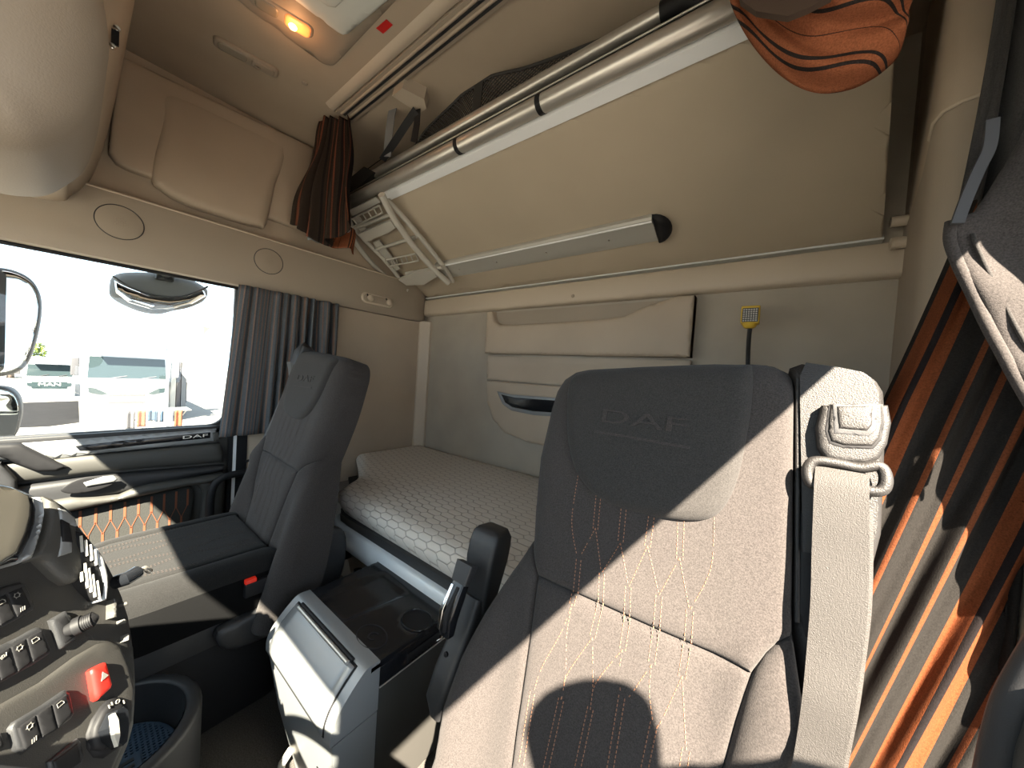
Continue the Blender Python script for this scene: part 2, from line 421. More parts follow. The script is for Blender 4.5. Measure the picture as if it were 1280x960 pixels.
# ------------------------------------------------------------------ SETTING: shell of the cab
XL, XR, YR, ZF, ZC = -1.84, .283, 1.45, -1.05, 1.05
struct(box('floor', (-1.95,-1.1,ZF-.06), (.40,1.55,ZF), CARPET))
struct(box('wall_rear', (-1.95,YR,ZF), (.40,YR+.06,ZC+.06), CARPETW))
struct(box('ceiling', (-1.95,-.56,ZC), (.40,YR,ZC+.06), HEADL))
wl = MB().box((-1.93,.445,-.42), (XL,YR,.32)).box((-1.95,-.5,.31), (-1.87,YR,ZC)).box((-1.93,.445,ZF), (XL,YR,-.42)).box((-1.93,-.62,-.42), (XL,-.5,ZC))
struct(wl.make('wall_left', BEIGE, smooth=False))
wr = MB().box((XR,-.5,.40), (XR+.06,.96,ZC)).box((XR,.96,ZF), (XR+.06,YR,ZC)).box((XR,-1.1,ZF), (XR+.06,.96,-.98)).box((XR,-.56,-.42), (XR+.06,-.46,.42)).box((XR,-1.1,-.98),(XR+.06,-.5,-.42))
struct(wr.make('wall_right', TAUPE, smooth=False))
wf = MB().box((-1.93,-.43,.345), (-.30,-.40,ZC)).box((-.30,-.43,.44), (XR+.06,-.40,ZC)).box((-1.93,-.68,ZF), (XR+.06,-.60,-.42))
struct(wf.make('wall_front', TAUPE, smooth=False))
# windscreen and passenger door window
ws = MB().prism([(-1.84,-.418,.44),(XR,-.418,.44),(XR,-.63,-.42),(-1.84,-.63,-.42)], (0,-.004,0)).make('window_2', GLASS, smooth=False); struct(ws)
win = struct(box('window_1', (-1.885,-.52,-.33), (-1.881,.45,.33), GLASS))
# passenger window: dark seal and rounded rear corner of the frame
fr = plane_fr((-1.862,0,0), (0,1,0), (0,0,1), (1,0,0))
hole = [(-.50,-.295),(.36,-.295)]+[(.36+.055*math.sin(a), -.24-.055*math.cos(a)) for a in np.linspace(0,PI/2,7)]+[(.432,.10),(.437,.308),(-.50,.308)]
pad('window_frame', [(-.56,-.36),(.50,-.36),(.50,.36),(-.56,.36)], fr, DARK, win, H=.004, r=.006, step=.05, depth=.02, holes_=[hole], bottom=False)

# long header moulding over the passenger window
prof = [(-1.87,.31),(-1.835,.300),(-1.808,.303),(-1.800,.325),(-1.797,.36),(-1.797,.505),(-1.800,.524),(-1.812,.533),(-1.835,.536),(-1.95,.56),(-1.95,.31)]
def header():
    m = MB(); ys = [-.5,.2,.7,1.1,1.30,1.38,1.41]; n = len(prof)
    sc = [1,1,1,1,.995,.9,.72]
    vs = []; fs = []
    for y, s in zip(ys, sc):
        for (x, z) in prof:
            k = (1-s)
            vs.append((x-(.10*k if x > -1.9 else 0), y, z + (.42-z)*k*.35 + (0 if z < .33 else -.08*k)))
    for i in range(len(ys)-1):
        for j in range(n): fs.append((i*n+j, i*n+(j+1)%n, (i+1)*n+(j+1)%n, (i+1)*n+j))
    fs += [tuple(range(n)), tuple((len(ys)-1)*n+j for j in range(n))]
    return m.add(vs, fs).make('trim_1', TAUPE, sharp=40)
hd = struct(header())
# pale lip that runs along the top of the header
tube('edge_bead', [(-1.803,-.5,.528),(-1.803,1.2,.528),(-1.808,1.33,.520)], .0045, BEIGE2, hd)
# corner strip at the bunk corner
struct(MB().prism([(XL,1.385,-.52),(XL+.012,1.385,-.52),(XL+.05,1.435,-.52),(XL+.05,1.45,-.52),(XL,1.45,-.52)], (0,0,.83)).make('trim_2', BEIGE2, smooth=False))
# ledge along the back wall that the upper bunk hinges on
pl = [(1.45,.350),(1.418,.350),(1.408,.358),(1.405,.37),(1.405,.435),(1.412,.447),(1.45,.45)]
lg = struct(MB().prism([(XL,y,z) for y, z in pl], (XR-XL,0,0)).make('trim_3', BEIGE2, sharp=50))
for px in (716,): 
    p = hy(px, 370, 1.404); MB().lathe([(0,.002),(.006,.002),(.008,0),(.008,-.003)], p, (0,-1,0), 16).make('screw_cover', TAUPE, lg)

tube('window_seal', [(-1.845,-.5,.296),(-1.845,.44,.296)], .007, BLACKM, hd)
# speakers let into the header
for k, (y, z, r, lb) in enumerate([(.100,.432,.056,'larger round speaker grille in header above passenger window, nearer the overhead lockers'), (.532,.431,.054,'round speaker grille in header above the passenger curtain')]):
    t = thing('speaker', (-1.797,y,z), lb, 'speaker', 'round speakers in the header')
    MB().lathe([(r-.002,-.004),(r-.002,.0012),(r-.006,.002),(.001,.0035)], (-1.797,y,z), (1,0,0), 48).make('speaker_grille', GRILLE, t)
    MB().tube([(-1.7965,y+r*math.cos(a),z+r*math.sin(a)) for a in np.linspace(0,2*PI,49)[:-1]], .0014, n=6, closed=True).make('ring', DARK, t)
# double coat hook plate
t = thing('coat_hook_plate', (-1.797,1.06,.36), 'oval beige plate with two round coat hooks on the header beside the folded ladder', 'coat hook')
f1 = plane_fr((-1.797,1.06,.372), (0,1,0), (0,0,1), (1,0,0))
pad('back_plate', rrect(-.098,-.030,.098,.030,.0295,8), f1, BEIGE2, t, H=.006, r=.01, step=.012, depth=.004, g=lambda a,b: .006)
pad('recess', rrect(-.088,-.021,.088,.021,.0205,8), f1, TAUPE, t, H=.002, r=.004, step=.012, depth=.0, g=lambda a,b: .0068)
for s in (-.058,.058):
    k = MB().lathe([(.012,0),(.010,.006),(.009,.016),(.017,.020),(.018,.024),(.015,.027),(.001,.029)], (-1.792,1.06+s,.370), (1,0,0), 24).make('hook', BEIGE2, t)
    MB().box((-1.7905,1.06+s-.012,.383),(-1.7885,1.06+s-.005,.394)).make('slot', BLACKM, k, smooth=False)
    MB().box((-1.7905,1.06+s+.005,.383),(-1.7885,1.06+s+.012,.394)).make('slot', BLACKM, k, smooth=False)

# locker flap on the side wall over the header
fl = thing('locker_flap', (-1.85,.38,.62), 'large beige moulded locker flap with raised centre above the speakers', 'locker door')
ff = plane_fr((-1.838,0,0), (0,1,0), (0,0,1), (1,0,0))
outl = [(.085,.99),(.10,1.005),(.40,1.025),(.712,1.045),(.700,.95),(.672,.66),(.655,.632),(.60,.634),(.12,.634),(.09,.642),(.072,.668),(.078,.80)]
ctr = [(.20,.97),(.195,.85),(.175,.645),(.20,.600),(.27,.575),(.42,.572),(.50,.580),(.525,.60),(.555,.78),(.60,1.0),(.40,.995)]
pad('flap_panel', outl, ff, BEIGE, fl, H=.010, r=.014, step=.02, depth=.03)
def rel(a, b): return .022*min(1., max(0., (1.0-b)/.30))
pad('raised_centre', [tuple(p) for p in spl(ctr, 5, True)], ff, BEIGE, fl, H=.018, r=.034, step=.015, depth=.02, g=lambda a, b: rel(a, b)-.002)
# overhead lockers at the front, nearest one on the left edge of the view
def locker(name, lb, pts, xf, xb, R, m=BEIGE, extra=None, **k):
    t = thing(name, (xf,-.2,pts[0][1]), lb, 'locker'); pts = [(a*k.get('sc',1), b*k.get('sc',1)) for a, b in pts]
    fr = plane_fr((xf,0,0), (0,1,0), (0,0,1), (1,0,0))
    P = [(a, min(b, ZC)) for a, b in spl(pts, 6, False)]+[(-.395,pts[-1][1]),(-.395,min(ZC,pts[0][1]))]
    pad('locker_body', P, fr, m, t, H=R*.9, r=R, step=.02, depth=xf-xb, sharp=70)
    return t
lk = locker('overhead_locker', 'large rounded grey-beige overhead locker at the left edge, nearest the camera', [(-.05,1.04),(.06,.90),(.065,.70),(.035,.55),(.016,.46),(.012,.41),(.020,.35),(.021,.31),(.012,.25),(-.004,.215),(-.03,.187),(-.08,.182),(-.20,.21),(-.34,.30)], -.64, -.90, .075, TAUPE, sc=1.18)
lk2 = locker('overhead_locker', 'further overhead locker with small latch slot behind the large rounded one', [(.10,1.04),(.085,.86),(.07,.74),(.055,.64),(.034,.55),(.0,.48),(-.06,.44),(-.40,.42)], -1.28, -1.83, .05, BEIGE)
for k, (a, b) in enumerate(((146,36),(140,58))):
    p = hx(a, b, -1.275); MB().lathe([(.006,-.004),(.006,.004),(.001,.006)], p, (1,0,0), 12).make('pin', CHROME, lk2)
p = hx(144, 47, -1.276); MB().box((p.x-.004,p.y-.006,p.z-.016),(p.x+.002,p.y+.006,p.z+.016)).make('latch', BLACKM, lk2, smooth=False)

# roof: hatch, sticker, lamps, curtain track
zc = ZC
def roofp(px, py): return hz(px, py, zc)
a = [roofp(430,47), roofp(493,0)]
ht = thing('roof_hatch', (-1.2,.33,zc-.02), 'pale grey-white roof hatch cover with faint ribs', 'roof hatch')
y1 = a[0].y; xh = a[0].x
rf = plane_fr((0,0,zc-.006), (1,0,0), (0,1,0), (0,0,-1))
h0 = roofp(290,-20); 
pad('frame', rrect(h0.x-.04, -.15, xh+.85, y1+.030, .04), rf, TAUPE, ht, H=.006, r=.008, step=.05, depth=.006)
HT = lambda a, b, h: Vector((a, b, zc-.018-h))
hx0 = -1.27
hp_ = [(hz(430,47,zc-.02).x, hz(430,47,zc-.02).y)]
A0 = hz(310,-40,zc-.02); A1 = hz(430,50,zc-.02); A2 = hz(500,-8,zc-.02)
u1 = (A1-A0).normalized(); u2 = (A2-A1).normalized()
A3 = A1+u2*.7; A4 = A1-u1*.6; A5 = A4+u2*.7
pad('cover', [(q.x,q.y) for q in (A4,A1-u1*.02,A1-u1*.006+u2*.006,A1+u2*.02,A3,A5)], HT, HATCH, ht, H=.010, r=.014, step=.03, depth=.012)
B = [A1-u1*.5+u2*.07, A1-u1*.085+u2*.07, A1-u1*.07+u2*.085, A1-u1*.07+u2*.6, A1-u1*.5+u2*.6]
pad('raised_rib', [(q.x,q.y) for q in B], HT, HATCH, ht, H=.004, r=.006, step=.03, depth=.0, g=lambda a,b: .006)
q = [hz(x, y, zc-.001) for x, y in ((483,24),(491,31),(479,42),(470,35))]
tag(MB().prism(q, (0,0,-.001)).make('sticker', REDS, smooth=False), 'small plain red sticker on the roof lining beside the hatch', 'sticker')
def rlamp(c1, c2, hw, lit, lb):
    P, Q = roofp(*c1), roofp(*c2); P.z = Q.z = zc; A = (Q-P).normalized(); B_ = Vector((-A.y, A.x, 0)); L = (Q-P).length
    t = thing('roof_lamp', (P+Q)/2, lb, 'lamp', 'lamps in the roof lining')
    fr = plane_fr((P+Q)/2, A, B_, (0,0,-1))
    pad('bezel', rrect(-L/2,-hw,L/2,hw,hw*.7,6), fr, TAUPE, t, H=.006, r=.009, step=.012, depth=.004, g=lambda a,b: .010)
    if lit:
        pad('lens', rrect(-L/2+.012,-hw+.008,-.012,hw-.008,hw*.5,5), fr, LENS, t, H=.004, r=.006, step=.01, depth=.0, g=lambda a,b: .0135)
        l2 = pad('lit_lens', rrect(.004,-hw+.004,L/2-.008,hw-.004,hw*.5,5), fr, LAMPON, t, H=.005, r=.007, step=.01, depth=.0, g=lambda a,b: .0145)
        l2['label'] = 'lit orange reading lens'
        MB().lathe([(.001,.006),(.010,.004),(.012,0),(.010,-.003)], fr(L*.16,.004,.018), (0,0,-1), 16).make('bulb', BULB, t)
        pl_ = bpy.data.lights.new('roof_lamp_light', 'POINT'); po = bpy.data.objects.new('roof_lamp_light', pl_); COL.objects.link(po)
        pl_.energy = .35; pl_.color = (1,.45,.18); pl_.shadow_soft_size = .02; po.location = fr(L*.2, 0, .05)
    else:
        pad('lens', rrect(-L/2+.012,-hw+.007,0,hw-.007,hw*.55,5), fr, LENS, t, H=.004, r=.006, step=.01, depth=.0, g=lambda a,b: .0135)
        pad('switch_cover', rrect(.012,-hw+.007,L/2-.012,hw-.007,hw*.5,5), fr, TAUPE, t, H=.004, r=.006, step=.01, depth=.0, g=lambda a,b: .0135)
        MB().lathe([(.010,-.002),(.009,.006),(.001,.008)], fr(L*.16,-.002,.014), (0,0,-1), 16).make('switch', CHROME, t)
    return t
rlamp((266,48),(348,92), .026, False, 'long unlit roof lamp with chrome button over the side lockers')
rlamp((312,-8),(392,40), .028, True, 'roof lamp with glowing orange lens beside the hatch')
p = roofp(381,104); tag(MB().lathe([(.010,0),(.010,.002),(.007,.004),(.001,.004)], p, (0,0,-1), 16).make('roof_button', TAUPE), 'small round plug in the roof lining between lamp and curtain track', 'plug')
# curtain track across the roof
c0 = hz(422,138,zc-.012); ty = c0.y+.01
tr = thing('curtain_track', (-.7,ty,zc-.02), 'long brown-grey curtain track with two grooves across the roof', 'curtain track')
box('track_body', (c0.x-.02,ty-.010,zc-.014), (XR-.01,ty+.062,zc), TAUPE, tr, bev=.003)
for k, yy in enumerate((ty+.006, ty+.034)):
    tube('rail', [(c0.x,yy,zc-.015),(XR-.02,yy,zc-.015)], .0045, BEIGE, tr, n=8)
    box('groove', (c0.x,yy+.007,zc-.0155), (XR-.02,yy+.015,zc-.012), DARK, tr)
struct(MB().prism([(c0.x-.02,ty-.008,zc),(c0.x-.02,ty-.014,zc-.010),(c0.x-.02,ty-.034,zc-.010),(c0.x-.02,ty-.050,zc)], (XR-c0.x+.01,0,0)).make('trim_4', BEIGE2, sharp=70))

# driver's side pillar beside the bunk
pf = [(.283,1.43),(.268,1.32),(.238,1.12),(.212,.97),(.203,.915),(.207,.888),(.222,.872),(.245,.866),(.268,.866),(.283,.87)]
zs = hy(1180,131,.867).z
for k, (z0, z1, in_) in enumerate(((-.35,zs-.003,0),(zs+.003,ZC,.002))):
    pts = [(x+in_, y, z0) for x, y in pf]
    o = MB().prism(pts, (0,0,z1-z0)).make('trim_%d' % (5+k), TAUPE if k == 0 else BEIGE, sharp=60); struct(o)
tube('seam_bead', [(x-.0008,y-.0008,zs) for x, y in pf[3:9]], .0032, BEIGE2, ORG and bpy.data.objects['trim_6'], n=8)
struct(MB().prism([(XR,y,z) for y, z in ((.97,-1.04),(.78,-1.04),(.72,-.35),(.69,-.2),(.62,.06),(.53,.42),(.97,.42))], (.03,0,0)).make('trim_13', TAUPE, smooth=False))
# dark slot and grab handle forward of the pillar
struct(box('trim_7', (.262,.79,.20), (XR,.862,ZC), BLACKM))
gh = thing('grab_handle', (.25,.74,.39), 'long beige vertical grab handle on the driver side pillar', 'grab handle')
tube('bar', [tuple(q) for q in spl([(.275,.742,.385),(.258,.738,.392),(.250,.736,.42),(.249,.736,.60),(.249,.736,.95),(.258,.736,1.0),(.275,.736,1.02)], 6)], 0.013, BEIGE, gh, n=16)
# ------------------------------------------------------------------ UPPER BUNK, folded up against the back wall
BO = Vector((0,1.43,.462)); BT = Vector((0,.80-1.43,.770-.462)).normalized()      # up the underside, towards the front
BN = Vector((0,-BT.z,BT.y)); BN = BN if BN.z < 0 else -BN                          # out of the underside, down and forward
def bp(a, t, h=0): return BO + Vector((a,0,0)) + BT*t + BN*h
def bk(px, py, h=0):
    P = hp(px, py, BO+BN*h, BN); q = P-BO; return q.x, q.dot(BT)
BL = .70
bunk = thing('upper_bunk', (-.8,1.43,.46), 'upper bunk folded up with beige underside and silver front tube', 'bunk bed')
bf = lambda a, b, h: bp(a, b, h)
pad('underside_panel', [(-1.815,.010),(.238,.010),(.133,.645),(-1.815,.645)], bf, BUNKC, bunk, H=.004, r=.006, step=.08, depth=.10)
MB().prism([bp(-1.83,-.045,-.01),bp(-1.83,-.045,.002),bp(-1.83,.012,.004),bp(-1.83,.012,-.01)], (2.07,0,0)).make('rear_rail', ALU2, bunk, smooth=False)
MB().prism([bp(-1.83,.010,.002),bp(-1.83,.010,.007),bp(-1.83,.014,.007),bp(-1.83,.014,.002)], (2.07,0,0)).make('rail_lip', WHITE, bunk, smooth=False)
MB().prism([bp(-1.40,.640,-.02),bp(-1.40,.640,.008),bp(-1.40,.672,.012),bp(-1.40,.69,-.02)], (1.52,0,0)).make('front_rail', WHITE, bunk, smooth=False)
MB().prism([bp(-1.815,.640,-.02),bp(-1.815,.640,.006),bp(-1.815,.672,.008),bp(-1.815,.69,-.02)], (.415,0,0)).make('front_rail', TAUPE, bunk, smooth=False)
tube('front_tube', [bp(-1.825,.705,.005), bp(-1.82,.705,.005), bp(.115,.705,.005), bp(.12,.705,.005)], [.018,.024,.024,.018], ALU, bunk, n=24)
for px, py in ((571,184),(674,133)):
    a, t = bk(px, py, .02); MB().tube([bp(a-.008,.705,.005), bp(a+.008,.705,.005)], .0252, n=24).make('clamp_ring', BLACKM, bunk, sharp=60)
MB().prism([bp(-1.80,.70,-.10),bp(-1.80,.70,-.02),bp(-1.80,.66,-.02),bp(-1.80,.62,-.10)], (1.92,0,0)).make('front_channel', BLACKM, bunk, smooth=False)
# two end pivots seen at the pillar
for k, (px, py, r) in enumerate(((1121,277,.014),(1121,304,.016))):
    p = hx(px, py, .262); p = p*.985
    MB().tube([p+Vector((-.012,0,0)), p+Vector((.03,0,0))], r, n=16).make('pivot', BEIGE2, bunk, sharp=60)
# strip handle / guide rail on the underside
gr = thing('guide_rail', bp(-.8,.25,.0), 'long aluminium guide rail with black end cap on the bunk underside', 'rail')
def bpoly(pts, h=.0): return [bk(x, y, h) for x, y in pts]
P1 = bk(553,327,.015); P2 = bk(815,272,.015); P3 = bk(822,299,.015); P4 = bk(566,350,.015)
tc_ = (P2[1]+P3[1]+P1[1]+P4[1])/4; hw = ((P2[1]-P3[1])+(P1[1]-P4[1]))/4
xa, xb = P4[0]-.02, (P2[0]+P3[0])/2
sec = [(-hw,.002),(-hw,.008),(-hw*.7,.010),(-hw*.62,.016),(hw*.55,.020),(hw*.62,.026),(hw*.9,.026),(hw,.018),(hw,.002)]
def brail(x0, x1, nm, m, sc=1):
    return MB().prism([bp(x0, tc_+b*sc, h*sc) for b, h in sec], (x1-x0,0,0)).make(nm, m, gr, sharp=30)
brail(xa, xb, 'rail_body', ALU2)
tube('rail_edge', [bp(xa,tc_+hw*.78,.0265), bp(xb,tc_+hw*.78,.0265)], .004, WHITE, gr, n=8)
cap = []
capf = lambda a, b, h: bp(a, b, h)
pad('end_cap', [(xb,tc_-hw*1.08)]+[(xb+.055*math.cos(q), tc_+hw*1.08*math.sin(q)) for q in np.linspace(-PI/2,PI/2,13)][1:-1]+[(xb,tc_+hw*1.08)], capf, BLACKM, gr, H=.018, r=.022, step=.008, depth=.0, g=lambda a,b: .030)
for k in (.12,.35,.6,.85): MB().lathe([(.004,0),(.004,.002),(.001,.003)], bp(xa+(xb-xa)*k, tc_-.004, .018), BN, 10).make('screw', CHROME, gr)

# folded ladder hanging under the bunk
ld = thing('folding_ladder', bp(-1.6,.35,.06), 'folded grey ladder with ribbed treads clipped under the bunk', 'ladder')
def lp(px, py, h): a, t = bk(px, py, h); return bp(a, t, h)
def rail_(pts, h0, h1, rr, nm='side_rail'):
    n = len(pts); P = [lp(x, y, h0+(h1-h0)*i/(n-1)) for i, (x, y) in enumerate(pts)]
    P = [Vector(q) for q in spl(P, 5)]
    o = MB().tube(P, rr, n=12, flat=1.0, upv=BN).make(nm, LADP, ld, sharp=60); return o
rail_([(425,268),(440,296),(462,326),(488,350),(510,364)], .055, .065, .013)
rail_([(477,243),(492,272),(515,305),(540,334),(561,354)], .060, .070, .015)
rail_([(430,266),(452,296),(478,322),(498,346),(508,360)], .028, .032, .011, 'rear_side_rail')
rail_([(484,250),(510,278),(535,308),(556,335),(566,352)], .028, .032, .012, 'rear_side_rail')
def tread(c, h, nm='tread', th=.016, m=LADP):
    Q = [lp(x, y, h) for x, y in c]
    return MB().prism(Q, BN*-th).make(nm, m, ld, smooth=False)
tread([(448,293),(468,284),(488,276),(494,285),(486,291),(468,298),(456,303)], .060)
tread([(498,350),(516,341),(540,338),(546,346),(530,356),(508,357)], .066)
for (c, rows) in (([(434,276),(474,257),(478,266),(441,284)], 5), ([(483,325),(520,317),(523,326),(486,333)], 5)):
    Q = [lp(x, y, .045) for x, y in c]
    for a, b in ((0,1),(3,2)): tube('grip_edge', [Q[a], Q[b]], .0045, LADP, ld, n=8)
    for k in range(rows+2):
        s = k/(rows+1); A = Q[0].lerp(Q[1], s); B_ = Q[3].lerp(Q[2], s); tube('grip_rib', [A, B_], .0035, LADP, ld, n=6)
tube('cross_bar', [lp(440,287,.03), lp(488,268,.03)], .009, LADP, ld, n=10)
tube('cross_bar', [lp(470,312,.03), lp(520,296,.03)], .009, LADP, ld, n=10)
tube('cross_bar', [lp(508,342,.05), lp(553,334,.05)], .010, LADP, ld, n=10)
tread([(436,263),(470,247),(475,253),(441,270)], .048, 'top_plate', .006, ALU2)
tread([(440,272),(447,268),(466,300),(459,303)], .025, 'link_plate', .006)
tread([(466,303),(474,300),(500,336),(492,340)], .025, 'link_plate', .006)

# fall guard: tube, net and straps above the bunk
gd = thing('fall_guard', (-.9,.86,.9), 'silver guard tube with black net and straps above the folded bunk', 'safety net')
gy = .86
G0, G1 = hy(452,223,gy), hy(826,24,gy)
zz = (G0.z+G1.z)/2
gt = tube('guard_tube', [(G0.x,gy,zz),(G0.x+.1,gy,zz),(G1.x-.02,gy,zz),(G1.x,gy,zz)], [.013,.018,.018,.016], ALU, gd, n=20)
tube('tube_end', [(G1.x,gy,zz),(G1.x+.05,gy,zz),(G1.x+.07,gy+.01,zz-.01),(G1.x+.3,gy+.02,zz-.03)], [.022,.022,.014,.012], BLACKM, gd, n=14)
tube('lower_cord', [(G0.x,gy-.005,zz-.045),(G1.x+.2,gy-.005,zz-.045)], .005, BLACKM, gd, n=8)
tube('bright_rod', [(G0.x-.05,gy-.03,zz-.060),(G1.x+.25,gy-.03,zz-.060)], .003, ALU, gd, n=8)
# net: knotted cells
ny = .885
top = [hy(x, y, ny) for x, y in ((505,205),(530,166),(560,136),(600,101),(660,84),(725,60),(780,38),(830,14),(880,-4))]
bot = [Vector((q.x, gy+.01, zz-.03)) for q in top]
tops = [Vector((q[0],q[1],min(q[2],1.046))) for q in spl(top, 11)]; 
me = MB(); nr = 11
cols = []
for i, T_ in enumerate(tops):
    B_ = Vector((T_.x, gy+.012, zz-.04)); cols.append([B_.lerp(T_, k/nr) for k in range(nr+1)])
def seg(a, b, r=.0016):
    d = (b-a).normalized(); u_ = d.cross(Vector((0,1,0))).normalized()*r; v_ = d.cross(u_).normalized()*r
    me.add([a+u_,a+v_-u_*.5,a-v_-u_*.5,b+u_,b+v_-u_*.5,b-v_-u_*.5], [(0,1,4,3),(1,2,5,4),(2,0,3,5)])
for i in range(len(cols)-1):
    for k in range(nr):
        seg(cols[i][k], cols[i+1][k+1]); seg(cols[i+1][k], cols[i][k+1])
tag(me.make('net', NETM, gd, smooth=False), kind='stuff')
tube('net_hem', [q for q in tops], .005, NETM, gd, n=8)
s0 = cols[33]; MB().ribbon([Vector(s0[0])+Vector((0,-.004,0)), Vector(s0[nr])+Vector((0,-.004,0))], (1,0,0), .022, .003).make('net_band', NETM, gd, smooth=False)
s0 = cols[6]; 
# dark mesh bag where the net is gathered at the left end
lb = [hy(x, y, .84) for x, y in ((398,247),(415,240),(438,222),(455,208),(468,215),(452,230),(425,250),(405,262))]
MB().prism(lb, (0,.03,0)).make('net_gather', NETM, gd, smooth=False)
# roof anchor with three straps
an = [hz(x, y, 1.0) for x, y in ((490,120),(503,110),(530,124),(533,136),(524,142))]
ank = thing('strap_anchor', (an[0]+an[2])/2, 'beige roof anchor holding a grey and a black bunk strap', 'strap')
MB().prism(an, (0,.01,.05)).make('anchor_block', BEIGE2, ank, smooth=False)
def strap(px, ys, hw, m, nm='strap'):
    P = [hy(x, y, yy) for (x, y), yy in zip(px, ys)]; return MB().ribbon(P, (1,.2,.3), hw, .003).make(nm, m, ank, sharp=60)
strap([(500,112),(494,124),(489,145),(486,170),(484,196)], [.79,.785,.785,.79,.80], .020, BELTG)
strap([(520,138),(508,155),(495,175),(478,200)], [.79,.79,.79,.80], .014, BLACKM)
strap([(522,137),(521,155),(517,178)], [.80,.80,.81], .014, BLACKM)
strap([(478,198),(440,225),(410,243)], [.86,.86,.86], .016, BLACKM, 'long_strap')

# ------------------------------------------------------------------ CURTAINS
def curtain(name, lb, path, ztop, zbot, m, amp, nf, group=None, nu=220, nv=26, flare=0., hem=None, seed=1, cat='curtain', usc=1.3, parent=None, thick=.003):
    """hanging cloth along a plan path; folds of amplitude amp; ztop/zbot are functions of u"""
    rnd = random.Random(seed); ph = [rnd.uniform(0, 6.28) for _ in range(6)]
    P = spl(path, 12); P = [Vector((p[0], p[1], 0)) for p in P]; L = [0]
    for a, b in zip(P, P[1:]): L.append(L[-1]+(b-a).length)
    def at(u):
        s = u*L[-1]
        for i in range(len(P)-1):
            if L[i+1] >= s-1e-9:
                t = (s-L[i])/(L[i+1]-L[i]); p = P[i].lerp(P[i+1], t); d = (P[i+1]-P[i]).normalized(); return p, Vector((-d.y, d.x, 0))
        return P[-1], Vector((0,1,0))
    def fn(u, v):
        wv = u + .035*math.sin(u*9+ph[0]) + .02*math.sin(u*23+ph[1]) + .02*v*math.sin(u*6+ph[2])
        p, n = at(u); k = amp*(.75+.35*math.sin(u*5+ph[3]))*(1-.25*math.sin(v*3+u*4))
        f = math.sin(2*PI*nf*wv) + .25*math.sin(4*PI*nf*wv+ph[4])
        q = p + n*(k*f*(1+flare*v)); zt, zb = ztop(u), zbot(u)
        return Vector((q.x, q.y, zt+(zb-zt)*v)) if hem is None else hem(Vector((q.x, q.y, zt+(zb-zt)*v)), u, v)
    o = grid(name, nu, nv, fn, m, parent, uvfn=lambda u, v: (u*L[-1]*usc+.01*math.sin(u*30)*v, v), thick=thick)
    if parent is None: tag(o, lb, cat, group)
    return o
# passenger window curtain
q0, q1 = hx(300,362,-1.765), hx(424,386,-1.765)
def hemp(p, u, v): return p + Vector((0, (-.045*(1-u)*v), 0))
curtain('curtain', 'grey curtain with rust stripes bunched beside the passenger window', [(-1.775,q0.y),(-1.77,(q0.y+q1.y)/2),(-1.78,q1.y)], lambda u: .302, lambda u: -.335, CURT2, .017, 9, hem=hemp, seed=3, usc=2.0)
# rear-left bundle on the track
def hemb(p, u, v):
    c = Vector((-1.56,ty+.03,0)).lerp(Vector((-1.67,.71,0)), v); k = 1.0+.9*v**.8 + .12*math.sin(v*9+u*5)
    return Vector((c.x+(p.x+1.60)*k*1.05, c.y+(p.y-ty-.03)*k*1.1, p.z))
curtain('bunk_curtain', 'dark brown striped curtain gathered tightly at the left end of the bunk', [(-1.66,ty+.05),(-1.62,ty-.005),(-1.56,ty+.01),(-1.50,ty+.035)], lambda u: ZC-.018, lambda u: .57+.05*math.sin(u*7), CURTB, .026, 6, hem=hemb, seed=7, nv=40, usc=2.4)
# tucked grey and rust cloth under it
lo = [hx(x, y, -1.76) for x, y in ((384,262),(402,238),(428,262),(440,290),(445,318),(425,318),(405,305),(380,290))]
def lowf(u, v):
    a = lo[1].lerp(lo[3], u); b = lo[7].lerp(lo[4], u); p = a.lerp(b, v); return p + Vector((.03*math.sin(u*14+v*3), .0, .008*math.sin(u*9)))
tag(grid('bunk_curtain', 40, 12, lowf, CURT3, thick=.003, uvfn=lambda u, v: (u*.3+v*.05, v)), 'rust and black curtain hem tucked down on the header under the tube', 'curtain')
def lowg(u, v):
    a = hx(398,240,-1.72).lerp(hx(412,252,-1.72), u); b = hx(384,300,-1.72).lerp(hx(402,304,-1.72), u); return a.lerp(b, v) + Vector((.012*math.sin(u*6), 0, 0))
tag(grid('curtain_tie', 12, 8, lowg, BELTG, thick=.003), 'pale grey strap hanging at the left end of the silver bunk tube', 'strap')

# rust swag, upper right
S = [hy(x, y, .74) for x, y in ((912,-12),(1030,-16),(1116,-8))]
edgeL = [(905,-30),(918,14),(938,52),(965,84),(995,106),(1026,115),(1062,110),(1092,96),(1113,80),(1122,70)]
EL = [hy(x, y, .70) for x, y in edgeL]
ELs = [Vector(q) for q in spl(EL, 10)]
topc = [hy(x, y, .70) for x, y in ((960,-70),(1000,-60),(1050,-55),(1100,-50),(1140,-45))]
tps = [Vector(q) for q in spl(topc, 10)]
def swag(u, v):
    e = ELs[min(len(ELs)-1, int(u*(len(ELs)-1)))]; fu = u*(len(ELs)-1)-int(u*(len(ELs)-1))
    if int(u*(len(ELs)-1)) < len(ELs)-1: e = e.lerp(ELs[int(u*(len(ELs)-1))+1], fu)
    tt = u*(len(tps)-1); i = min(len(tps)-2, int(tt)); t = tps[i].lerp(tps[i+1], tt-i)
    p = t.lerp(e, v); bul = math.sin(PI*min(1, v*.95+.05))*.07
    fold = .010*math.sin(v*22+u*5+1.5*math.sin(u*4)) + .004*math.sin(v*45-u*8)
    return p + Vector((0, -bul+fold, fold*.5))
sw = thing('bunk_curtain', (.05,.70,.5), 'rust orange curtain swag with black lines hanging at top right', 'curtain')
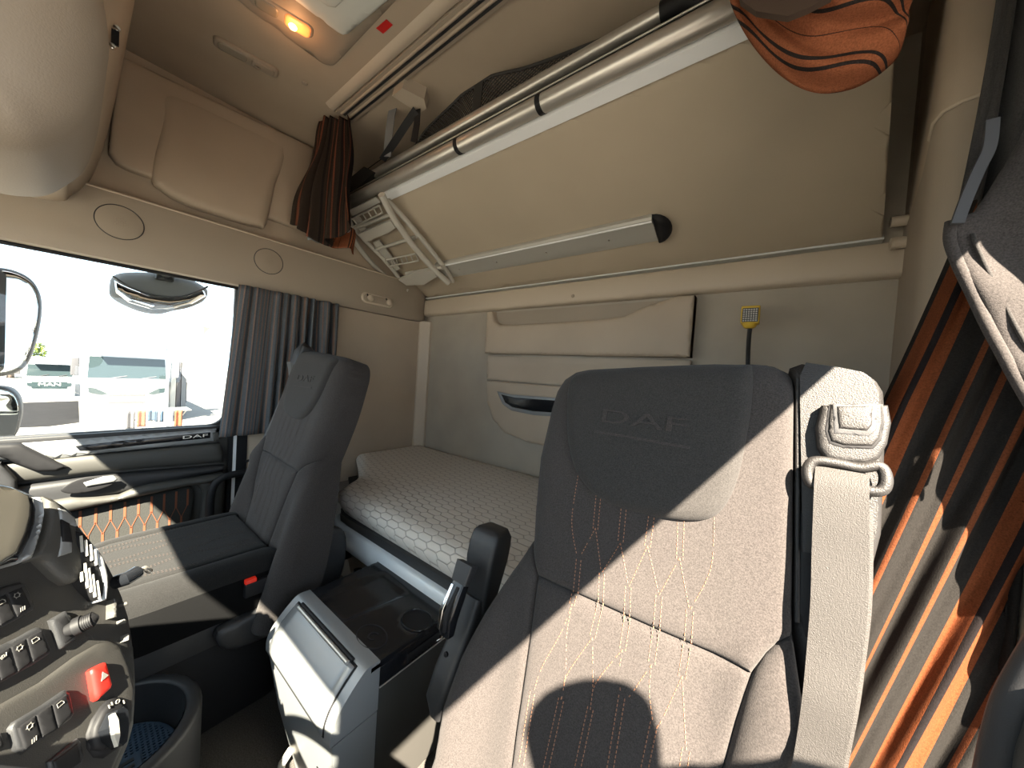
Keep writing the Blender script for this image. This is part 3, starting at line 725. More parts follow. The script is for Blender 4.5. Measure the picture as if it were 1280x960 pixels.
grid('cloth', 90, 60, swag, CURT3, sw, uvfn=lambda u, v: (v*.33*(.75+.25*math.sin(u*PI))+.01*math.sin(u*11), u), thick=.003)
pk = [hy(x, y, .60) for x, y in ((918,-40),(925,0),(945,14),(985,20),(1010,10),(1040,-6),(1030,-40))]
MB().prism(pk, (0,.01,0)).make('dark_lining', BROWNC, sw, smooth=False)
box('curtain_header', (-.12,ty+.0,.93), (XR-.02,ty+.05,ZC-.016), BROWNC, sw)

# driver's side curtain: gathered at the top right, flaring down and to the left
dc = thing('driver_curtain', (.22,.75,-1.0), 'charcoal curtain with sunlit orange stripes at right behind the driver seat', 'curtain')
dpath = [Vector((p[0], p[1], 0)) for p in spl([(.195,.862),(.170,.858),(.150,.83),(.155,.79),(.125,.765),(.128,.725),(.150,.712),(.185,.715),(.225,.722),(.262,.735),(.30,.745),(.35,.76),(.42,.78)], 10)]
dL = [0]
for a, b in zip(dpath, dpath[1:]): dL.append(dL[-1]+(b-a).length)
def dpt(s):
    for i in range(len(dpath)-1):
        if dL[i+1] >= s-1e-9:
            t = (s-dL[i])/(dL[i+1]-dL[i]); return dpath[i].lerp(dpath[i+1], t)
    return dpath[-1]
def dcf(u, v):
    p = dpt(u*dL[-1]); zt = .06+.42*min(1, u*1.9)**.8; z = zt+(-1.02-zt)*v
    sh = .22*(z+.1) if z > -.6 else -.11
    x = p.x + sh; y = p.y + .006*math.sin(u*60+z*2) + .004*math.sin(u*110-z*5)
    if z > 0: x = x-(x-.24)*min(1, z*1.2)*.35
    if x > .276: y += .0*(x-.276); x = .276+.004*math.sin(u*80)
    return Vector((x, y, z))
grid('cloth', 260, 50, dcf, CURT, dc, uvfn=lambda u, v: (u*dL[-1]*1.22+.078, v), thick=.003)
FLy = .64
fl_o = [(1190,276),(1188,300),(1198,330),(1214,365),(1232,405),(1250,440),(1268,475),(1288,510),(1310,545),(1345,420),(1335,200),(1290,150),(1265,196),(1240,236),(1222,262),(1205,268)]
FP = [hy(x, y, FLy) for x, y in fl_o]
flp = thing('curtain_flap', FP[5], 'charcoal cloth flap with thick piped edge catching the sun at the right edge of view', 'cloth flap')
ffr = lambda a, b, h: Vector((a, FLy-h-.10*(a-.2), b))
pad('cloth', [(min(q.x,.278), q.z) for q in FP], ffr, FABRIC, flp, H=.006, r=.01, step=.010, depth=.012, g=lambda a, b: .006*math.sin(a*60+b*22)+.003*math.sin(b*60))
PP = [Vector(q) for q in spl([ffr(q.x, q.z, .002) for q in FP[:9]], 6)]
tube('piping', PP, .0055, FABRIC, flp, n=10)
PP2 = [q + Vector((.016, -.003, .004)) for q in PP]
tube('seam', PP2[6:], .0022, FABRIC2, flp, n=8)
sl_ = [Vector(q) for q in spl([hy(x, y, FLy-.01) for x, y in ((1240,150),(1236,185),(1222,215),(1208,248),(1196,280))], 6)]
MB().ribbon(sl_, (1,0,.3), .005, .006).make('strap', STRAPD, flp, sharp=60)
def dcu(u, v):
    x = .13+.16*u+.06*v*(1-u); z = .80 - (.80-.26)*v
    a = hy(1262-40*v**2, 0, .70).x
    x = a + (.281-a)*u
    return Vector((x, .73-.012*math.sin(u*19)-.006*math.sin(u*37+v*2)-.03*v, z))
grid('upper_cloth', 60, 14, dcu, FABRIC2, dc, thick=.003)
# ------------------------------------------------------------------ BACK WALL: storage moulding, reading lamp
un = thing('wall_pocket_unit', (-.73,1.44,-.15), 'beige moulded storage pockets on the back wall with black slot handle', 'shelf')
UY = 1.45
uf = plane_fr((0,1.43,0), (1,0,0), (0,0,1), (0,-1,0))
def up(px, py, y=1.42): q = hy(px, py, y); return (q.x, q.z)
W0, W1 = -1.255, -.235
# upper pocket: front swept up at both ends
zt = .338; z1_ = .108
lip = [(W0,zt),(W0+.035,zt),(W0+.055,.285),(W0+.095,.262),(W0+.20,.258),(W1-.40,.262),(W1-.26,.272),(W1-.16,.312),(W1-.06,zt),(W1,zt),(W1,z1_),(W0,z1_)]
pad('upper_pocket', [tuple(q) for q in lip], uf, BEIGE, un, H=.010, r=.014, step=.03, depth=.012, g=lambda a, b: .045)
box('pocket_back', (W0+.03,1.425,z1_), (W1-.03,1.445,zt-.004), TAUPE, un)
for xs in (W0, W1-.012): MB().prism([(xs,1.395,z1_),(xs,1.45,z1_),(xs,1.45,zt),(xs,1.395,zt)], (.012,0,0)).make('pocket_side', TAUPE, un, smooth=False)
# middle recess and lower lid
zm, zl = -.035, -.17
mid = [(W0,z1_-.010),(W1,z1_-.010),(W1,zm),(W0,zm)]
pad('middle_recess', mid, uf, BEIGE, un, H=.004, r=.005, step=.03, depth=.01,
    g=lambda a, b: .012-.022*min(1, max(0, (a-W0-.03)/.16))*min(1, max(0, (W1-.03-a)/.1))*min(1, max(0,(b-zm)/.10)))
low = [(W0,zm-.006),(W1,zm-.006),(W1,-.17),(W1-.02,-.27),(W1-.08,-.325),(W1-.18,-.34),(W0+.30,-.34),(W0+.15,-.315),(W0+.06,-.25),(W0+.015,-.16)]
pad('lower_lid', low, uf, BEIGE, un, H=.010, r=.014, step=.03, depth=.012, g=lambda a, b: .014)
hs = [up(622,489),up(640,493),up(800,505),up(800,526),up(668,519),up(640,513),up(629,505)]
pad('slot_frame', hs, uf, SILVER, un, H=.004, r=.006, step=.015, depth=.0, g=lambda a, b: .020)
hs2 = [up(628,493),up(645,497),up(796,508),up(796,522),up(668,514),up(642,509),up(633,503)]
pad('slot', hs2, uf, BLACK, un, H=.001, r=.003, step=.015, depth=.0, g=lambda a, b: .0215)
# reading lamp on a stalk
rl = thing('reading_lamp', hy(936,447,1.42), 'small yellow and black reading lamp on a thin stalk above the driver seat', 'lamp')
P = [hy(x, y, yy) for (x, y), yy in zip(((934,520),(935,450),(936,425),(938,405)), (1.43,1.40,1.36,1.33))]
tube('stalk', [Vector(q) for q in spl(P, 6)], .0065, DARK, rl, n=10)
c = hy(938,395,1.33)
MB().lathe([(.012,-.040),(.016,-.036),(.020,-.030),(.022,-.022),(.001,-.021)], c, (0,0,1), 20).make('collar', YEL, rl)
MB().box((c.x-.025,c.y-.018,c.z-.026),(c.x+.025,c.y+.02,c.z+.030), bev=.004).make('head', YEL, rl)
hd2 = MB().box((c.x-.021,c.y-.021,c.z-.022),(c.x+.021,c.y-.017,c.z+.022)).make('lens', DARK, rl, smooth=False)
g_ = MB()
for i in range(6):
    for k in range(6):
        g_.box((c.x-.019+i*.0065,c.y-.0225,c.z-.020+k*.0069),(c.x-.019+i*.0065+.0045,c.y-.0205,c.z-.020+k*.0069+.0045))
g_.make('led_cells', LADP, rl, smooth=False)['kind'] = 'stuff'

# ------------------------------------------------------------------ LOWER BUNK
lb_ = thing('lower_bunk', (-.8,1.05,-1.05), 'lower bunk base with long pale silver front rail', 'bunk bed')
MB().prism([(-1.83,.84,ZF),(.12,.84,ZF),(.12,1.44,ZF),(-1.83,1.44,ZF)], (0,0,.40)).make('base_box', BOXG, lb_, smooth=False)
MB().prism([(-1.83,1.44,-.655),(-1.83,.96,-.655),(-1.50,.82,-.655),(-1.38,.70,-.655),(.02,.70,-.655),(.06,.84,-.655),(.12,.84,-.655),(.12,1.44,-.655)], (0,0,.022)).make('bed_board', BLACKM, lb_, smooth=False)
y0 = .640
sec = [(y0+.03,-.705),(y0+.006,-.703),(y0,-.695),(y0-.004,-.66),(y0+.002,-.628),(y0+.010,-.622),(y0+.05,-.622),(y0+.05,-.705)]
MB().prism([(-1.375,y,z) for y, z in sec], (1.39,0,0)).make('front_rail', RAILS, lb_, sharp=50)
MB().prism([(-1.36,.69,-.66),(-1.36,.76,ZF+.1),(-1.36,.78,ZF+.1),(-1.36,.78,-.66)], (1.38,0,0)).make('front_board', BOXG, lb_, smooth=False)
for k, (x0, x1) in enumerate(((-1.30,-1.09),)):
    box('bracket', (x0-.05,.66,-.80), (x0-.02,.74,-.66), BLACKM, lb_, bev=.004)
tube('hose', [(-1.22,.70,-.80),(-1.22,.69,-.86),(-1.20,.70,-.95)], .018, BLACKM, lb_)
mt = thing('mattress', (-.8,1.05,-.63), 'light grey bunk mattress with quilted stretched hexagon pattern', 'mattress')
mo = [(-1.832,1.442),(-1.832,1.00),(-1.62,.90),(-1.50,.84),(-1.43,.775),(-1.39,.715),(-1.355,.672),(-1.31,.652),(-1.25,.648),(.0,.648),(.03,.70),(.05,.82),(.12,.83),(.12,1.442)]
pad('mattress_cover', mo, lambda a, b, h: Vector((a, b + (.0 if h > -.06 else .03), -.500+h)), MATT, mt, H=.045, r=.05, step=.03, depth=.098, g=lambda a, b: .004*math.sin(a*5)*math.sin(b*6))
MB().prism([(a*.998, b+.012, -.628) for a, b in mo], (0,0,.034)).make('mattress_edge', DARK, mt, sharp=50)

# ------------------------------------------------------------------ CONSOLE (pull-out fridge) between the seats
fg = thing('console', (-.82,.55,ZF), 'silver-fronted pull-out console with black tray top and cup hole between the seats', 'console')
X0, X1 = -1.0, -.64
FPf = [(.430,-.652),(.406,-.650),(.392,-.655),(.372,-.672),(.352,-.693),(.337,-.714),(.328,-.738),(.327,-.765)]
low_ = [(.345,-.90),(.372,-1.045)]
back = [(.43,-1.045)]
def fas(name, pr, x0, x1, m, taper=0, sharp=35):
    vs = []; n = len(pr)
    for s, x in ((0, x0), (1, x1)):
        for y, z in pr: vs.append((x + (taper*(-.765-z)/.28 if (s == 0 and z < -.765) else 0), y, z))
    fs = [(i, (i+1)%n, n+(i+1)%n, n+i) for i in range(n)]+[tuple(range(n)), tuple(range(n, 2*n))]
    return O(name, vs, fs, m, fg, True, sharp)
FS = [tuple(q) for q in spl(FPf, 4)]
fas('fascia', FS+[(.43,-.765)], X0, X1, SILVER, sharp=30)
fas('lower_front', [(.332,-.769)]+low_+back+[(.43,-.769)], X0+.004, X1-.002, SILVER, .10)
# lid panel let into the curved front
def cur(t):
    P = [np.array(q) for q in FPf[1:]]; L = [0]
    for a, b in zip(P, P[1:]): L.append(L[-1]+np.linalg.norm(b-a))
    s = t*L[-1]
    for i in range(len(P)-1):
        if L[i+1] >= s-1e-9: q = P[i]+(P[i+1]-P[i])*(s-L[i])/(L[i+1]-L[i]); d = P[i+1]-P[i]; d /= np.linalg.norm(d); return q, np.array([d[1], -d[0]])
    return P[-1], np.array([-1., 0])
def lidf(a, b, h):
    q, n = cur(min(1, max(0, b))); n = n if n[0] < 0 else -n
    return Vector((a, q[0]+n[0]*h, q[1]+n[1]*h))
vs = []; 
def lid(name, x0, x1, b0, b1, h, m):
    nx, nb = 10, 14; V = []; Fc = []
    for j in range(nb+1):
        for i in range(nx+1):
            a = x0+(x1-x0)*i/nx; b = b0+(b1-b0)*j/nb
            V.append(lidf(a, b, h))
    for j in range(nb):
        for i in range(nx): p = j*(nx+1)+i; Fc.append((p, p+1, p+nx+2, p+nx+1))
    o = O(name, V, Fc, m, fg, True, 60, recalc=False); s = o.modifiers.new('t', 'SOLIDIFY'); s.thickness = .003; s.offset = 0; return o
lid('lid_groove', X0+.026, X1-.026, .10, .97, .0006, BLACKM)
lid('lid', X0+.030, X1-.030, .13, .95, .0028, SILVER)
tube('lid_pull', [lidf(X0+.05,.15,.006), lidf(X1-.05,.15,.006)], .005, ALU, fg, n=10)
tube('lid_gap', [lidf(X0+.045,.095,.002), lidf(X1-.045,.095,.002)], .0045, BLACKM, fg, n=8)
# body
box('side_panel', (X0+.01,.43,ZF+.03), (X1-.003,.675,-.715), DOORG, fg, bev=.004)
cx_, cy_ = hz(521,775,-.653).x, hz(521,775,-.653).y
top_o = [(X0+.002,.409),(X1,.409),(X1,.695),(X0+.002,.695)]
hol = [(cx_+.043*math.cos(a), cy_+.034*math.sin(a)) for a in np.linspace(0, 2*PI, 29)[:-1]]
rec = [hz(x, y, -.653) for x, y in ((392,748),(428,777),(510,742),(478,716))]
rec = [(q.x, q.y) for q in rec]
def tg(a, b):
    d = seg_d([(a, b)], rec)[0]; i = inside([(a, b)], rec)[0]
    return -.006*min(1, d/.008) if i else 0.
pad('top_drawer', [(X0+.004,.43),(X1+.001,.43),(X1+.001,.69),(X0+.004,.69)], lambda a, b, h: Vector((a, b, -.668+h)), BLACK, fg, H=.001, r=.003, step=.02, depth=.044, holes_=[hol], bottom=False)
pad('tray_top', top_o, lambda a, b, h: Vector((a, b, -.653+h)), BLACK, fg, H=.004, r=.006, step=.012, depth=.014, holes_=[hol], g=tg, bottom=False)
MB().lathe([(.0425,0),(.041,-.03),(.038,-.045),(.001,-.046)], (cx_,cy_,-.655), (0,0,1), 32).make('cup_hole', BLACKM, fg)
MB().tube([(cx_+.0435*math.cos(a), cy_+.0345*math.sin(a), -.652) for a in np.linspace(0, 2*PI, 33)[:-1]], .0018, n=8, closed=True).make('cup_ring', BLACK, fg)
e = hz(465,795,-.652)
MB().tube([(e.x+.045*math.cos(a), e.y+.030*math.sin(a), -.6525) for a in np.linspace(0, 2*PI, 33)[:-1]], .0014, n=6, closed=True).make('embossed_ring', BLACKM, fg)
text('embossed_mark', 'C', .035, (e.x,e.y,-.652), (.9,.4,0), (-.4,.9,0), BLACKM, fg)
pad('drawer_pull', [(.50,-.705),(.60,-.705),(.60,-.682),(.50,-.682)], plane_fr((X1+.001,0,0), (0,1,0), (0,0,1), (1,0,0)), BLACKM, fg, H=.004, r=.005, step=.01, depth=.0, g=lambda a, b: .005)
tube('drawer_line', [(X1+.002,.43,-.713),(X1+.002,.67,-.713)], .0016, ALU, fg, n=6)
tube('catch', [(X1+.003,.585,-.700),(X1+.010,.60,-.698),(X1+.003,.615,-.690)], .003, CHROME, fg, n=8)
oval = [hx(x, y, X1-.002) for x, y in ()]
pad('shadow_oval', [(X1-.075+.028*math.cos(a), -.93+.055*math.sin(a)) for a in np.linspace(0, 2*PI, 25)[:-1]], lambda a, b, h: Vector((a, .350+.19*(-.9-b)*.9-h-.004, b)), BLACKM, fg, H=.002, r=.004, step=.01, depth=.0)  # dark oval painted as the cast shadow on the lower front
MB().tube([(X0+.09,.365,ZF+.05),(X0+.09,.345,ZF+.03),(X0+.09,.34,ZF+.005)], .009, n=10).make('foot', LADP, fg, sharp=60)
# ------------------------------------------------------------------ TUB with blue mat beside the dash
tcx = hz(190,915,-.80)
tb = thing('storage_tub', (tcx.x,tcx.y,ZF), 'dark grey rounded floor tub lined with a blue rubber mat', 'storage tub')
ce = hz(185,925,-.80)
ax_, ay_ = .155, .150
rim_o = [(ce.x-.05+ax_*math.cos(a), ce.y-.06+ay_*math.sin(a)) for a in np.linspace(0, 2*PI, 41)[:-1]]
rim_i = [(ce.x-.05+(ax_-.028)*math.cos(a), ce.y-.06+(ay_-.028)*math.sin(a)) for a in np.linspace(0, 2*PI, 41)[:-1]]
pad('tub_rim', rim_o, lambda a, b, h: Vector((a, b, -.78+h)), DARK, tb, H=.010, r=.013, step=.02, depth=.26, holes_=[rim_i], bottom=False)
V = [(*p, -.785) for p in rim_i]+[(ce.x-.05+(ax_-.034)*math.cos(a), ce.y-.06+(ay_-.034)*math.sin(a), -.90) for a in np.linspace(0, 2*PI, 41)[:-1]]
n = 40
O('tub_wall', V, [(i, (i+1)%n, n+(i+1)%n, n+i) for i in range(n)]+[tuple(range(n, 2*n))], DARK, tb, True, 40)
mat_o = [(ce.x-.05+(ax_-.038)*math.cos(a), ce.y-.06+(ay_-.038)*math.sin(a)) for a in np.linspace(0, 2*PI, 33)[:-1]]
pad('rubber_mat', mat_o, lambda a, b, h: Vector((a, b, -.865+h)), BLUE, tb, H=.004, r=.006, step=.03, depth=.03)
rb = MB()
mc = np.array(mat_o).mean(0)
for k in range(-14, 15):
    xk = mc[0]+k*.008; hh = math.sqrt(max(0, 1-((xk-mc[0])/(ax_-.045))**2))*(ay_-.048)
    if hh > .01: rb.box((xk-.002, mc[1]-hh, -.8645), (xk+.002, mc[1]+hh, -.8615))
for k in range(-13, 14):
    yk = mc[1]+k*.008; hh = math.sqrt(max(0, 1-((yk-mc[1])/(ay_-.045))**2))*(ax_-.048)
    if hh > .01: rb.box((mc[0]-hh, yk-.002, -.8645), (mc[0]+hh, yk+.002, -.862))
tag(rb.make('mat_ribs', BLUE, tb, smooth=False), kind='stuff')
MB().box((mc[0]-.005,mc[1]+.0,-.864),(mc[0]+.05,mc[1]+.055,-.8595)).make('mat_emblem', BLUE, tb, smooth=False)
box('emblem_bar', (mc[0]+.004,mc[1]+.010,-.8595), (mc[0]+.012,mc[1]+.045,-.858), DARK, tb)
box('emblem_bar', (mc[0]+.020,mc[1]+.010,-.8595), (mc[0]+.028,mc[1]+.045,-.858), DARK, tb)
box('emblem_bar', (mc[0]+.036,mc[1]+.010,-.8595), (mc[0]+.044,mc[1]+.045,-.858), DARK, tb)
# ------------------------------------------------------------------ SEATS
_sn = math.sqrt(1+.27**2)
def sm(x): x = min(1, max(0, x)); return x*x*(3-2*x)
DCX, PCX = -.165, -1.335
SB = Vector((0,.62,.03)); SU = Vector((0,.27,1))/_sn; SN = Vector((0,-1,.27))/_sn
def s2(px, py, h=0.):
    P = hp(px, py, SB+SN*h, SN); q = P-SB; return (q.x-DCX, q.dot(SU))
def sframe(cx, dy, sg):
    return lambda a, b, h: Vector((cx+sg*a, SB.y+dy, SB.z)) + SU*b + SN*h
c4 = lambda x, y: (540+x/2.6667, 420+y/2.6667)
c7 = lambda x, y: (540+x/2.6667, 720+y/2.6667)
LFT = [(-.285,-.83)]+[s2(*p) for p in ((546,935),(556,876),(577,817),(604,762),(630,715),(655,674),(657,640),(664,570),(679,506))]
TOP = [s2(*p) for p in ((686,484),(697,467),(712,457),(730,453),(790,449),(860,446),(940,443),(970,446),(990,455))]
RGT = [s2(*p) for p in ((993,480),(992,560),(991,700),(990,790),(1001,870),(1006,960))]+[(.240,-.60),(.245,-.83)]
OUT = LFT+TOP+RGT
OUTs = [tuple(q) for q in spl(LFT[:6],3)][:-1]+LFT[5:7]+[tuple(q) for q in spl(LFT[7:]+TOP, 4)]+RGT
SEAML = [s2(*p) for p in ((669,722),(664,784),(652,870),(646,910),(640,960))]+[(-.175,-.83)]
SEAMR = [s2(*p) for p in ((988,797),(972,804),(958,816),(945,832),(932,862),(920,900),(904,960))]+[(.10,-.68),(.105,-.83)]
HS = (s2(671,720), s2(939,841))
def sg_(a, b):
    bol = .034*sm((abs(a+.02)-.150)/.09)*sm((-.30-b)/.16)
    lum = .010*sm((-.30-b)/.2)*sm((.16-abs(a+.02))/.08)
    return bol+lum
UPP = [LFT[6]]+[tuple(q) for q in spl(LFT[7:]+TOP, 4)]+RGT[:4]+[SEAMR[0],SEAMR[1],SEAMR[2],HS[1],HS[0]]
LOWC = [HS[0],HS[1]]+SEAMR[4:]+SEAML[::-1][:-1]
BOLL = [tuple(q) for q in spl(LFT[:6],3)]+[LFT[6]]+[HS[0]]+SEAML[1:]
BOLR = [RGT[3]]+RGT[4:]+SEAMR[::-1]
HEADP = [s2(*c4(x, y)) for x, y in ((1070,70),(1074,150),(1066,250),(1050,340),(1032,430),(1008,505),(972,565),(925,598),(862,606),(790,600),(705,582),(610,555),(545,520),(495,465),(470,410),(455,340),(451,260),(455,160),(475,112),(530,93),(700,78),(940,64))]
HEADP = [tuple(q) for q in spl(HEADP[:20], 3)]+[(HEADP[20][0], HEADP[20][1]-.0),(HEADP[21][0],HEADP[21][1])]
HEADP = [(a, min(b, OUTs and b-.006)) for a, b in HEADP]
ST2 = [[(555,530),(545,640)],[(640,565),(628,690)],[(733,590),(718,700)],[(830,610),(825,740)],[(490,745),(483,850)],[(567,790),(565,900)],[(655,835),(652,940)],[(757,865),(750,985)],[(860,915),(853,1020)]]
ST1 = [[(487,465),(466,620),(487,745)],[(545,640),(500,725),(488,745)],[(545,640),(565,785)],[(628,690),(570,785)],[(628,690),(655,830)],[(718,700),(660,830)],[(718,700),(757,862)],[(825,740),(765,850),(757,865)],[(825,740),(858,912)],[(940,590),(930,770),(865,905)]]
ST2b = [[(478,60),(472,90)],[(566,85),(541,200)],[(655,132),(640,240)],[(748,185),(735,290)],[(850,232),(835,330)],[(345,380),(308,620)],[(440,402),(388,640)],[(537,430),(492,640)],[(640,392),(600,640)],[(745,480),(712,640)],[(848,575),(838,640)]]
ST1b = [[(472,90),(440,180),(375,300),(350,378)],[(472,90),(457,190),(455,310),(442,400)],[(541,200),(460,320),(440,400)],[(541,200),(545,340),(537,430)],[(640,240),(553,350),(537,430)],[(640,240),(632,300),(636,392)],[(735,290),(665,390),(642,400)],[(735,290),(730,380),(742,478)],[(835,330),(765,480),(745,482)],[(835,330),(848,575)]]
def stitches(name, fr, parent, lines1, lines2, conv, hh, m=ORANGE):
    s = MB()
    for L, dbl in [(l, False) for l in lines1]+[(l, True) for l in lines2]:
        P = [np.array(s2(*conv(x, y))) for x, y in L]
        if len(P) > 2: P = spl(P, 6)
        for off in ((-.0042, .0042) if dbl else (0,)):
            Q = [p for p in P]; D = [Q[min(i+1,len(Q)-1)]-Q[max(i-1,0)] for i in range(len(Q))]
            Q = [q+np.array([-d[1], d[0]])/max(np.linalg.norm(d),1e-9)*off for q, d in zip(Q, D)]
            acc = 0.
            for a, b in zip(Q, Q[1:]):
                l = np.linalg.norm(b-a)
                if l < 1e-6: continue
                u_ = (b-a)/l; n_ = np.array([-u_[1], u_[0]])*.0007; t = (-acc) % .0058 if acc else 0
                while t+.0034 < l+.002:
                    p, q = a+u_*t, a+u_*(t+.0034); h = hh(*p)
                    s.add([fr(*(p-n_), h), fr(*(q-n_), h), fr(*(q+n_), h), fr(*(p+n_), h), fr(*p, h+.0009), fr(*q, h+.0009)],
                          [(0,1,5,4),(3,4,5,2),(0,4,3),(1,2,5),(0,3,2,1)])
                    t += .0058
                acc += l
    return tag(s.make(name, m, parent, smooth=False), kind='stuff')
def seat(name, cx, dy, sg, lb, driver):
    t = thing(name, (cx,.2+dy,ZF), lb, 'seat', 'cab seats')
    fr = sframe(cx, dy, sg); kw = dict(H=.011, r=.016, R=.055, step=.013, depth=.115, g=sg_)
    pad('backrest', UPP, fr, FABRIC, t, outer=LFT+TOP, **kw)
    pad('backrest_lower', LOWC, fr, FABRIC, t, outer=LFT, **kw)
    pad('side_bolster', BOLL, fr, FABRIC, t, outer=LFT, **kw)
    pad('side_bolster', BOLR, fr, FABRIC, t, outer=RGT[5:], **kw)
    hpo = pad('headrest_panel', HEADP, fr, FABRIC2, t, H=.016, r=.022, outer=LFT+TOP, R=.055, step=.011, depth=.03, g=lambda a, b: .013)
    # embossed name and bar
    P, Q = s2(757,521), s2(856,531)
    cxm, cym = (P[0]+Q[0])/2, (P[1]+Q[1])/2
    base = fr(cxm, cym-.003, .0138); A = fr(1,0,0)-fr(0,0,0)
    text('embossed_lettering', 'DAF', .040, base, A if sg > 0 else -A, SU, FABRIC, hpo, th=.0012, font_scale=(1.9,.85))
    y_ = cym-.030; MB().box((0,0,0),(1,1,1))
    MB().prism([fr(cxm-.075,y_,.012),fr(cxm+.078,y_-.002,.012),fr(cxm+.078,y_-.006,.012),fr(cxm-.075,y_-.005,.012)], SN*.0026).make('embossed_bar', FABRIC, hpo, smooth=False)
    def hh(a, b):
        return sg_(a, b) + .0004 - .011*(1-math.sqrt(max(0, 1-(1-min(1, min(seg_d([(a,b)], UPP)[0], 1)/.016))**2)))
    TH = ORANGE if driver else THREAD
    stitches('stitching', fr, t, ST1, ST2, c4, lambda a, b: sg_(a, b)+.0002, TH)
    stitches('stitching', fr, t, ST1b, ST2b, c7, lambda a, b: sg_(a, b)+.0002, TH)
    # back shell
    sh = [(a*.93, b if b > -.5 else b) for a, b in OUTs]
    pad('back_shell', [(a, b-.015) for a, b in sh], lambda a, b, h: fr(a, b, -.105-h*.0-(.02+h)), DARK, t, H=.02, r=.03, step=.04, depth=.03)
    # cushion
    zq = -.74 if driver else -.565
    ti = .055 if driver else .0
    cf = lambda a, b, h: Vector((cx+sg*a, .44+dy-b, zq+ti*(b/.42)+h))
    W = .232 if driver else .218
    def cg(a, b): return .008*sm((abs(a)-.15)/.07)*sm((b-.0)/.1+.4)
    co = [(-W,-.03),(W,-.03),(W,.26),(W-.008,.32),(W-.030,.365),(W-.07,.395),(W-.12,.405),(-W+.12,.405),(-W+.07,.395),(-W+.03,.365),(-W+.008,.32),(-W,.26)]
    seamx = .160
    mid = [(-seamx,.0),(seamx,.0),(seamx-.005,.30),(seamx-.03,.345),(-seamx+.03,.345),(-seamx+.005,.30)]
    kw2 = dict(H=.010, r=.014, outer=co+[co[0]], R=.05, step=.018, depth=.055, g=cg)
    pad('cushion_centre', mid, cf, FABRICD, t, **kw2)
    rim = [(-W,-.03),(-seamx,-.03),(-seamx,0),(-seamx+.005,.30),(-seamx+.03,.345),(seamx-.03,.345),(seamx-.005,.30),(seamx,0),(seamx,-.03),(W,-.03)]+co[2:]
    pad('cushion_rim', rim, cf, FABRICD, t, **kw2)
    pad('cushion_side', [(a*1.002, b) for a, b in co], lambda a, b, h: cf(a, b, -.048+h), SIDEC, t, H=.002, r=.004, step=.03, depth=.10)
    s = MB()
    for i in range(6):
        x0 = -.13+.052*i
        for off in (-.004, .004):
            k = .02
            while k < .32:
                zz = cg(x0+off, k)+.0012; xo = x0+off+.012*math.sin(k*28+i*PI)
                s.add([cf(xo-.0011,k,zz), cf(xo+.0011,k,zz), cf(xo+.0011,k+.0042,zz), cf(xo-.0011,k+.0042,zz), cf(xo,k+.002,zz+.001)], [(0,1,4),(1,2,4),(2,3,4),(3,0,4)]); k += .0072
    tag(s.make('stitching', TH, t, smooth=False), kind='stuff')
    # plastic shell under the cushion and pedestal
    so_ = rrect(-W+.01,-.06,W-.01,.395,.06,4)
    pad('seat_pan', so_, lambda a, b, h: Vector((cx+sg*a*(1 if h > -.05 else .97), .44+dy-b, zq-.125+h)), DARK, t, H=.012, r=.02, step=.05, depth=.09)
    pad('suspension_skirt', rrect(-.16,-.04,.16,.36,.03,3), lambda a, b, h: Vector((cx+sg*a, .44+dy-b, zq-.215+h)), BLACKM, t, H=.004, r=.01, step=.06, depth=zq-.215-ZF-.004)
    for k, zr in enumerate((.245,.275)):
        tube('skirt_trim', [(cx-.16,.44+dy-.365,zq-zr),(cx+.16,.44+dy-.365,zq-zr)], .004, DARK, t, n=6)
    # side plate that joins back and cushion (inboard)
    yy = .47+dy; zq -= .03; xi = cx-sg*(W+.006)
    sp_ = [(yy-.16,zq-.13),(yy-.05,zq-.115),(yy+.03,zq-.06),(yy+.06,zq+.0),(yy+.085,zq+.05),(yy+.13,zq+.055),(yy+.17,zq+.01),(yy+.16,zq-.12),(yy+.08,zq-.20),(yy-.12,zq-.20)]
    pad('recliner_cover', [tuple(q) for q in spl(sp_, 4, True)], lambda a, b, h: Vector((xi-sg*(.018+h), a, b)), DARK, t, H=.010, r=.014, step=.02, depth=.03)
    # belt buckle
    if driver: return t, fr
    bk_ = Vector((cx-sg*(W+.004), yy-.06, zq-.035))
    b1 = MB().box(bk_+Vector((-.012,-.045,-.035)), bk_+Vector((.012,.03,.004)), bev=.004).make('buckle', BLACKM, t)
    r1 = MB().box(bk_+Vector((-.010,-.044,.001)), bk_+Vector((.010,-.018,.014)), bev=.003).make('buckle_button', RED, b1)
    r1['label'] = 'red release button'
    return t, fr
dseat, dfr = seat('cab_chair', DCX, 0, 1, 'large charcoal driver seat with orange stitching, half in sunlight, in the foreground', True)
pseat, pfr = seat('cab_chair', PCX, -.06, -1, 'charcoal passenger seat beside the curtained window', False)

